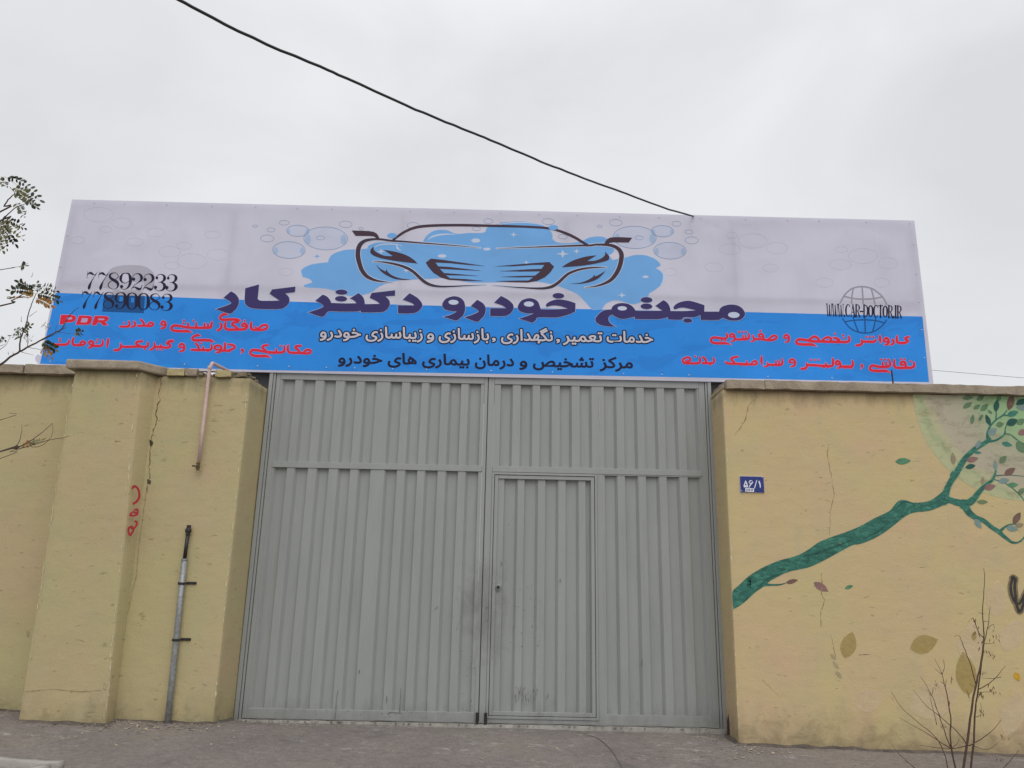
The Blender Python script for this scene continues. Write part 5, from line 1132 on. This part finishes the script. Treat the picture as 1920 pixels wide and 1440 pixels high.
# tree ----------------------------------------------------------
TR_ = thing('locust_tree', (-4.55, -2.55, -.05), 'sparse autumn tree with feathery leaves reaching in from the left before the banner', 'tree')
random.seed(21)
bm = bmesh.new(); tk = [(-4.55, -2.55, -.1), (-4.57, -2.55, .6), (-4.52, -2.53, 1.4), (-4.56, -2.5, 2.2), (-4.55, -2.52, 2.9), (-4.6, -2.5, 3.5)]
tube(bm, tk, [.07, .06, .052, .045, .03, .008], 12); bm_obj('trunk', bm, MBARK, TR_, True)
YT = -2.25
def br(bm, pts, r0, r1, y=YT, yk=None, root=None, n=7):
    q = [P(a, b, (y if yk is None else y+(yk-y)*i/(len(pts)-1))) for i, (a, b) in enumerate(pts)]
    if root is not None: q = [Vector(root)] + q
    q = [Vector(x[:3]) for x in catmull([tuple(x) for x in q], sub=4)]
    q = [x+Vector((random.uniform(-1, 1), random.uniform(-1, 1), random.uniform(-1, 1)))*.0018 for x in q]
    tube(bm, q, [r0+(r1-r0)*i/(len(q)-1) for i in range(len(q))], n)
zt7 = lambda p: zz(0, 480, 3.7895, p); zt6 = lambda p: zz(0, 320, 9, p)
bm = bmesh.new()
br(bm, zt7([(-330, 1010), (-150, 880), (0, 775), (70, 720), (140, 680), (200, 645), (270, 610), (330, 575), (400, 540), (440, 515), (480, 440), (520, 395), (560, 365)]), .0095, .002, root=(-4.54, -2.52, 1.7))
br(bm, zt7([(138, 680), (145, 600), (165, 540), (185, 490), (200, 420), (225, 340), (245, 290), (258, 262)]), .0055, .002)
br(bm, zt7([(0, 355), (80, 320), (170, 270), (190, 262)]), .007, .002, root=(-4.54, -2.5, 2.75))
br(bm, zt7([(0, 98), (80, 85), (155, 72)]), .004, .001, root=(-4.54, -2.5, 3.1))
br(bm, zt6([(0, 690), (60, 600), (120, 510), (200, 430), (250, 370), (160, 270)]), .007, .002, root=(-4.54, -2.5, 3.2))
br(bm, zt6([(0, 850), (40, 820), (130, 740), (240, 640), (350, 590), (430, 560)]), .006, .002, root=(-4.54, -2.5, 3.15))
br(bm, zt7([(0, 1388), (100, 1368), (190, 1330), (280, 1270), (372, 1190)]), .006, .0015, root=(-4.54, -2.5, 1.55))
br(bm, zt7([(0, 1392), (110, 1375), (220, 1345), (350, 1308), (440, 1292), (495, 1278)]), .0045, .0014, root=(-4.54, -2.5, 1.55))
br(bm, zt7([(90, 1370), (135, 1320), (155, 1250), (155, 1200)]), .003, .001); br(bm, zt7([(215, 1320), (222, 1355), (300, 1345), (360, 1290), (375, 1240), (370, 1192)]), .0025, .001)
br(bm, zt7([(0, 1440), (70, 1390), (130, 1370)]), .003, .001, root=(-4.54, -2.5, 1.5)); br(bm, zt7([(0, 1165), (60, 1115)]), .0035, .001, root=(-4.54, -2.5, 1.9))
for p in ([(270, 612), (320, 590), (380, 560)], [(330, 575), (385, 560), (480, 500)], [(400, 540), (480, 550), (530, 548)], [(200, 650), (280, 665), (340, 690)], [(395, 535), (400, 505), (410, 490)], [(440, 515), (475, 495)], [(430, 520), (470, 515)], [(60, 700), (58, 680)], [(95, 700), (90, 680)], [(225, 150), (232, 118)], [(210, 430), (265, 390)], [(0, 665), (45, 630), (75, 560)], [(0, 640), (40, 625)], [(140, 680), (240, 705)], [(195, 640), (200, 560)], [(150, 470), (150, 430)]):
    br(bm, zt7(p), .0022, .0008, n=5)
for k in range(10):
    z = random.uniform(1.9, 3.2); an = random.uniform(R(120), R(290)); l_ = random.uniform(.5, 1.1); r0 = Vector((-4.55, -2.52, z))
    tube(bm, [r0, r0+Vector((math.cos(an)*l_*.5, math.sin(an)*l_*.5, .2)), r0+Vector((math.cos(an)*l_, math.sin(an)*l_, .35))], [.012, .007, .002], 6)
bm_obj('branches', bm, MBARK, TR_, True)
LV, LFc, LM = [], [], []
def pinnate(a, b, sag, size, mi, npair=8, droop=.0):
    """compound leaf: rachis from a to b (world), paired oval leaflets"""
    a, b = Vector(a), Vector(b); ax = (b-a); L_ = ax.length; ax.normalize()
    side = ax.cross(Vector((0, -1, 0)) + Vector((random.uniform(-.5, .5), 0, random.uniform(-.5, .5)))).normalized()
    for k in range(npair+1):
        t = .12+.88*k/npair
        c = a.lerp(b, t)+Vector((0, 0, -sag*math.sin(math.pi*t*.9)*L_*.0))+Vector((0, 0, sag*L_*(4*t*(1-t))*.5))
        for sg_ in ((1, -1) if k < npair else (0,)):
            dr = (side*sg_*random.uniform(.7, 1.1)+ax*(.45 if sg_ else 1)+Vector((0, random.uniform(-.5, .5), -droop+random.uniform(-.25, .25)))).normalized()
            nr = dr.cross(ax if sg_ else side).normalized() if True else None
            wv = dr.cross(nr).normalized() if nr.length > .1 else side
            wv = (wv+nr*random.uniform(-.5, .5)).normalized()
            l_ = size*random.uniform(.75, 1.15); w_ = l_*random.uniform(.46, .6)
            base = len(LV)
            for (u_, v_) in ((0, 0), (.25, .8), (.6, 1), (.9, .55), (1.0, 0), (.9, -.55), (.6, -1), (.25, -.8)):
                LV.append(c+dr*(l_*u_)+wv*(w_*.5*v_)+nr*(.12*l_*abs(v_)))
            LFc.append(tuple(range(base, base+8))); LM.append(mi if random.random() > .12 else 1)
    base = len(LV); r_ = .0012
    for q in (a, b):
        for o_ in ((0, 0, r_), (0, 0, -r_)): LV.append(q+Vector(o_)+Vector((0, 0, sag*L_*.0)))
    LFc.append((base, base+1, base+3, base+2)); LM.append(0)
def lf(x0, y0, x1, y1, mi, sag=.25, size=.021, npair=8, y=YT): pinnate(P(x0, y0, y+random.uniform(-.05, .05)), P(x1, y1, y+random.uniform(-.15, .1)), sag, size, mi, npair)
for t in ((8, 331, 74, 375, 0, .35), (14, 333, 40, 336, 0, .1), (28, 358, 70, 390, 0, .15), (27, 362, 52, 374, 1, .1), (30, 380, 46, 406, 0, .1), (36, 372, 47, 380, 0, 0), (-12, 338, 12, 350, 0, .2), (-10, 345, 8, 342, 0, .1), (26, 352, 52, 364, 1, .1), (48, 376, 68, 389, 0, .1),
        (-6, 412, 45, 428, 0, .25), (-2, 415, 43, 449, 1, .2), (0, 420, 28, 457, 0, .1), (-4, 425, 12, 466, 0, .1), (-8, 430, 10, 452, 1, .1), (2, 418, 18, 440, 1, .1), (-14, 432, 4, 470, 1, 0),
        (67, 550, 111, 564, 0, .15), (65, 545, 105, 546, 0, .2), (66, 550, 20, 545, 0, .2), (63, 546, 36, 530, 0, .1), (64, 547, 70, 531, 0, 0), (67, 559, 94, 573, 2, .1), (64, 551, 50, 551, 2, .1), (53, 558, 20, 559, 2, .1),
        (79, 609, 94, 616, 2, .1), (140, 624, 152, 622, 1, 0), (79, 641, 104, 655, 0, .1), (76, 654, 95, 670, 2, .1), (42, 622, 57, 610, 0, 0), (42, 622, 30, 617, 0, 0), (45, 628, 58, 638, 0, 0), (42, 630, 22, 629, 0, 0), (0, 634, 8, 638, 0, 0), (38, 499, 46, 498, 0, 0), (56, 832, 76, 825, 1, 0), (40, 836, 54, 833, 2, 0)):
    npair = 9 if math.hypot(t[2]-t[0], t[3]-t[1]) > 24 else 4
    lf(*t, size=.036 if t[4] != 2 else .036, npair=npair)
for k in range(150):
    z = random.uniform(2.0, 3.7); an = random.uniform(R(115), R(280)); rr = random.uniform(.1, 1.1)
    c = Vector((-4.6+rr*math.cos(an), -2.5+rr*math.sin(an), z)); d = Vector((random.uniform(-1, 1), random.uniform(-1, 1), random.uniform(-.9, .2))).normalized()
    pinnate(c, c+d*random.uniform(.1, .2), .2, .03, random.choice((0, 0, 1, 2)), 7)
me = mesh_from(LV, LFc); fo = link_mesh('foliage', me, [MLEAFG, MLEAFY, MLEAFO], TR_)
me.polygons.foreach_set('material_index', LM)

# bare shrub at the right ----------------------------------------
SH = thing('bare_shrub', (2.86, -1.28, -.09), 'leafless brown shrub with dry hanging seeds before the mural on the right', 'shrub')
YS = -1.28
zh6 = lambda p: zz(1640, 1040, 3.6, p)
stems = [([(598, 1500), (600, 1440), (640, 1150), (660, 1000), (690, 850), (715, 740), (735, 600), (735, 480), (728, 380), (740, 200), (738, 88)], .0125, .002), ([(648, 1500), (650, 1440), (670, 1250), (680, 1050), (700, 900), (725, 720), (740, 600), (765, 480), (780, 350)], .011, .002),
    ([(560, 1500), (545, 1440), (510, 1250), (515, 1130), (495, 980), (470, 870), (455, 810), (405, 700)], .009, .0015), ([(505, 1500), (492, 1440), (470, 1340), (410, 1230), (290, 1130), (170, 1020), (110, 915)], .006, .0013)]
twigs = [[(455, 810), (470, 760), (465, 705)], [(455, 810), (405, 768)], [(515, 1310), (420, 1250), (300, 1175), (165, 1100)], [(510, 1300), (450, 1130), (390, 960), (310, 820)], [(390, 960), (350, 910)], [(390, 940), (395, 895)], [(620, 1280), (560, 1200), (440, 1090), (350, 1020), (260, 910)], [(685, 880), (650, 750), (600, 620), (570, 548), (540, 552)], [(640, 1290), (740, 1230), (810, 1170), (860, 1105)],
    [(700, 910), (770, 870), (830, 815), (885, 748)], [(855, 825), (780, 836), (725, 832)], [(310, 1490), (270, 1440), (170, 1350), (110, 1270)], [(840, 1480), (870, 1440), (940, 1360), (975, 1320)], [(665, 1290), (760, 1315), (840, 1265)], [(700, 930), (800, 925)], [(735, 450), (775, 450)], [(728, 398), (700, 388)], [(728, 402), (745, 398)], [(515, 1310), (560, 1270), (568, 1240)], [(640, 1285), (520, 1310), (400, 1300), (300, 1285)], [(465, 870), (445, 855)], [(478, 890), (484, 840)], [(680, 900), (640, 870)], [(640, 970), (620, 910)], [(670, 1100), (720, 1075), (715, 1000)], [(735, 560), (700, 520), (668, 430), (650, 440)], [(742, 600), (800, 600)], [(760, 500), (800, 470), (808, 500)], [(420, 890), (410, 850)], [(518, 870), (518, 820)], [(420, 1150), (370, 940)], [(440, 1090), (400, 1000)]]
bm = bmesh.new(); random.seed(14)
for p, r0, r1 in stems: br(bm, zh6(p), r0*.8, r1*.8, YS, YS+.05)
for c_ in ((598, 1500), (648, 1500), (560, 1500), (505, 1500)):
    (a, b), = zh6([c_]); t_ = P(a, b, YS); tube(bm, [t_+Vector((0, 0, .03)), (t_.x*.5+2.86*.5, YS, -.13)], [.012, .014], 7)
bm_obj('stems', bm, MBARK2, SH, True)
bm = bmesh.new()
for p in twigs: br(bm, zh6(p), .0042 if len(p) > 3 else .0026, .0011, YS+random.uniform(-.03, .03), n=5)
bm_obj('twigs', bm, MBARK2, SH, True)
V, F = [], []
for cx, cy, n in ((690, 480, 5), (695, 535, 8), (715, 580, 6), (738, 645, 6), (795, 690, 5), (770, 900, 6), (715, 945, 9), (820, 930, 6), (806, 515, 5), (816, 560, 5), (715, 1070, 7), (422, 890, 5), (518, 840, 3), (500, 1010, 4), (455, 1150, 5), (125, 960, 4), (880, 1235, 5), (855, 1375, 4), (665, 445, 5), (805, 590, 3), (690, 1010, 5), (730, 800, 4)):
    (a, b), = zh6([(cx, cy)]); c = P(a, b, YS)
    for k in range(n):
        o_ = c+Vector((random.uniform(-.025, .025), random.uniform(-.03, .03), random.uniform(-.01, .03))); d = Vector((random.uniform(-.6, .6), random.uniform(-.4, .4), -1)).normalized(); w_ = d.cross(Vector((random.uniform(-1, 1), random.uniform(-1, 1), .2))).normalized(); l_ = random.uniform(.022, .042)
        i = len(V); V += [o_, o_+d*l_*.45+w_*l_*.13, o_+d*l_, o_+d*l_*.45-w_*l_*.13]; F.append((i, i+1, i+2, i+3))
link_mesh('dry_seeds', mesh_from(V, F), MSEED, SH)

# dark soil and crumbs swept against the wall foot
MDIRT = stone('wall_foot_dirt', (.115, .095, .08), .5)
def dirt(path, seed):
    q = []
    for a, b in zip(path, path[1:]):
        a, b = Vector(a), Vector(b); n = max(2, int((b-a).length/.035)); q += [a.lerp(b, k/n) for k in range(n)]
    q.append(Vector(path[-1])); V, F = [], []
    for i, p in enumerate(q):
        t = (q[min(i+1, len(q)-1)]-q[max(i-1, 0)]).normalized(); nrm = Vector((t.y, -t.x))
        nn = noise.noise(Vector((p.x*4, p.y*4, seed)))+.5*noise.noise(Vector((p.x*14, p.y*14, seed)))
        wd = max(.012, .055+.06*nn); h = max(.004, .012+.014*noise.noise(Vector((p.x*7, p.y*7, seed+5))))
        for k, (u, hh) in enumerate(((-.02, h), (0, h), (.35, h*.75), (.7, h*.35), (1, -.004))):
            c = p+nrm*u*wd if u > 0 else p+nrm*u
            V.append((c.x, c.y, gz(c.x, c.y)+hh+.003*noise.noise(Vector((c.x*40, c.y*40, seed)))))
    for i in range(len(q)-1):
        for k in range(4): F.append((5*i+k, 5*i+k+1, 5*(i+1)+k+1, 5*(i+1)+k))
    tag(link_mesh('soil', mesh_from(V, F), MDIRT), kind='structure')
dirt([(-9, -.20), (-3.90, -.20)], 1); dirt([(-3.88, -.585), (-3.15, -.585), (-3.16, -.42), (-2.32, -.42), (-2.285, -.06)], 2)
dirt([(2.245, -.06), (2.22, -.45), (9, -.45)], 3)
bm = bmesh.new(); pl_ = [(.86, -.12), (.93, -.24), (1.0, -.40), (1.05, -.6), (1.08, -.85), (1.09, -1.3), (1.08, -1.9)]
q_ = [np.array(p[:2]) for p in catmull([(*p, 0) for p in pl_], sub=6)]; vs_ = []
for i, p in enumerate(q_):
    wd = max(.001, .0045*min(1, (len(q_)-i)/14))*(1+.5*noise.noise(Vector((i*.7, 0, 0)))); vs_.append([bm.verts.new((p[0]+s_*wd, p[1], gz(p[0], p[1])+.004)) for s_ in (-1, 1)])
for a, b in zip(vs_, vs_[1:]): bm.faces.new((a[0], a[1], b[1], b[0]))
tag(bm_obj('paving_crack', bm, simple('paving_crack_shade', (.10, .09, .083), 1, .4, 30)), kind='structure')
# grit and leaf litter along the wall foot ------------------------
bm = bmesh.new(); random.seed(33)
def grit(x, y, r_):
    m = Matrix.Translation((x, y, gz(x, y)+r_*.25)) @ Matrix.Rotation(random.uniform(0, 6), 4, 'Z') @ Matrix.Diagonal((random.uniform(.8, 1.5), random.uniform(.7, 1.1), random.uniform(.4, .8), 1))
    bmesh.ops.create_icosphere(bm, subdivisions=1, radius=r_, matrix=m)
for k in range(1500):
    s_ = random.random()
    if s_ < .42: x = random.uniform(-3.3, -2.25); y = -.44-abs(random.gauss(0, .13))
    elif s_ < .55: x = random.uniform(-2.3, -1.2); y = -.06-abs(random.gauss(0, .2))
    elif s_ < .68: x = random.uniform(1.9, 2.6); y = -.06-abs(random.gauss(0, .25)); y = min(y, -.47) if x > 2.2 else y
    elif s_ < .8: x = random.uniform(2.2, 5.2); y = -.47-abs(random.gauss(0, .06))
    elif s_ < .88: x = random.uniform(-4.6, -3.2); y = (-.22 if x < -3.95 else -.60)-abs(random.gauss(0, .06))
    elif s_ < .93: x = random.uniform(-2.2, 2.2); y = -.06-abs(random.gauss(0, .05))
    else: x = random.uniform(-3.6, 4.4); y = random.uniform(-1.5, -.6)
    grit(x, y, random.choice((.003, .004, .005, .006, .009)))
for k in range(150):
    x = random.uniform(-2.2, 2.2); r_ = random.choice((.003, .005, .007)); m = Matrix.Translation((x, -.036-random.random()*.03, .012+r_*.2)) @ Matrix.Diagonal((1.4, 1, .7, 1)); bmesh.ops.create_icosphere(bm, subdivisions=1, radius=r_, matrix=m)
tag(bm_obj('gravel_litter', bm, MGRAV), kind='stuff', label='grey grit and crumbs strewn along the foot of the walls', cat='gravel')
V, F = [], []
for k in range(230):
    s_ = random.random()
    if s_ < .6: x = random.uniform(-3.4, -2.2); y = -.46-abs(random.gauss(0, .2))
    elif s_ < .8: x = random.uniform(2.0, 2.6); y = -.48-abs(random.gauss(0, .15))
    else: x = random.uniform(-3.6, 4.4); y = random.uniform(-1.3, -.62)
    c = Vector((x, y, gz(x, y)+.007)); a_ = random.uniform(0, 6.28); l_ = random.uniform(.008, .022); d = Vector((math.cos(a_), math.sin(a_), random.uniform(-.2, .4)))*l_; w_ = Vector((-math.sin(a_), math.cos(a_), random.uniform(-.3, .3)))*l_*.45
    i = len(V); V += [c-d, c+w_, c+d, c-w_]; F.append((i, i+1, i+2, i+3))
tag(link_mesh('leaf_litter', mesh_from(V, F), simple('litter_straw', (.40, .33, .23), .9, .4, 20)), kind='stuff', label='dry straw coloured leaf scraps scattered on the paving by the walls', cat='leaves')
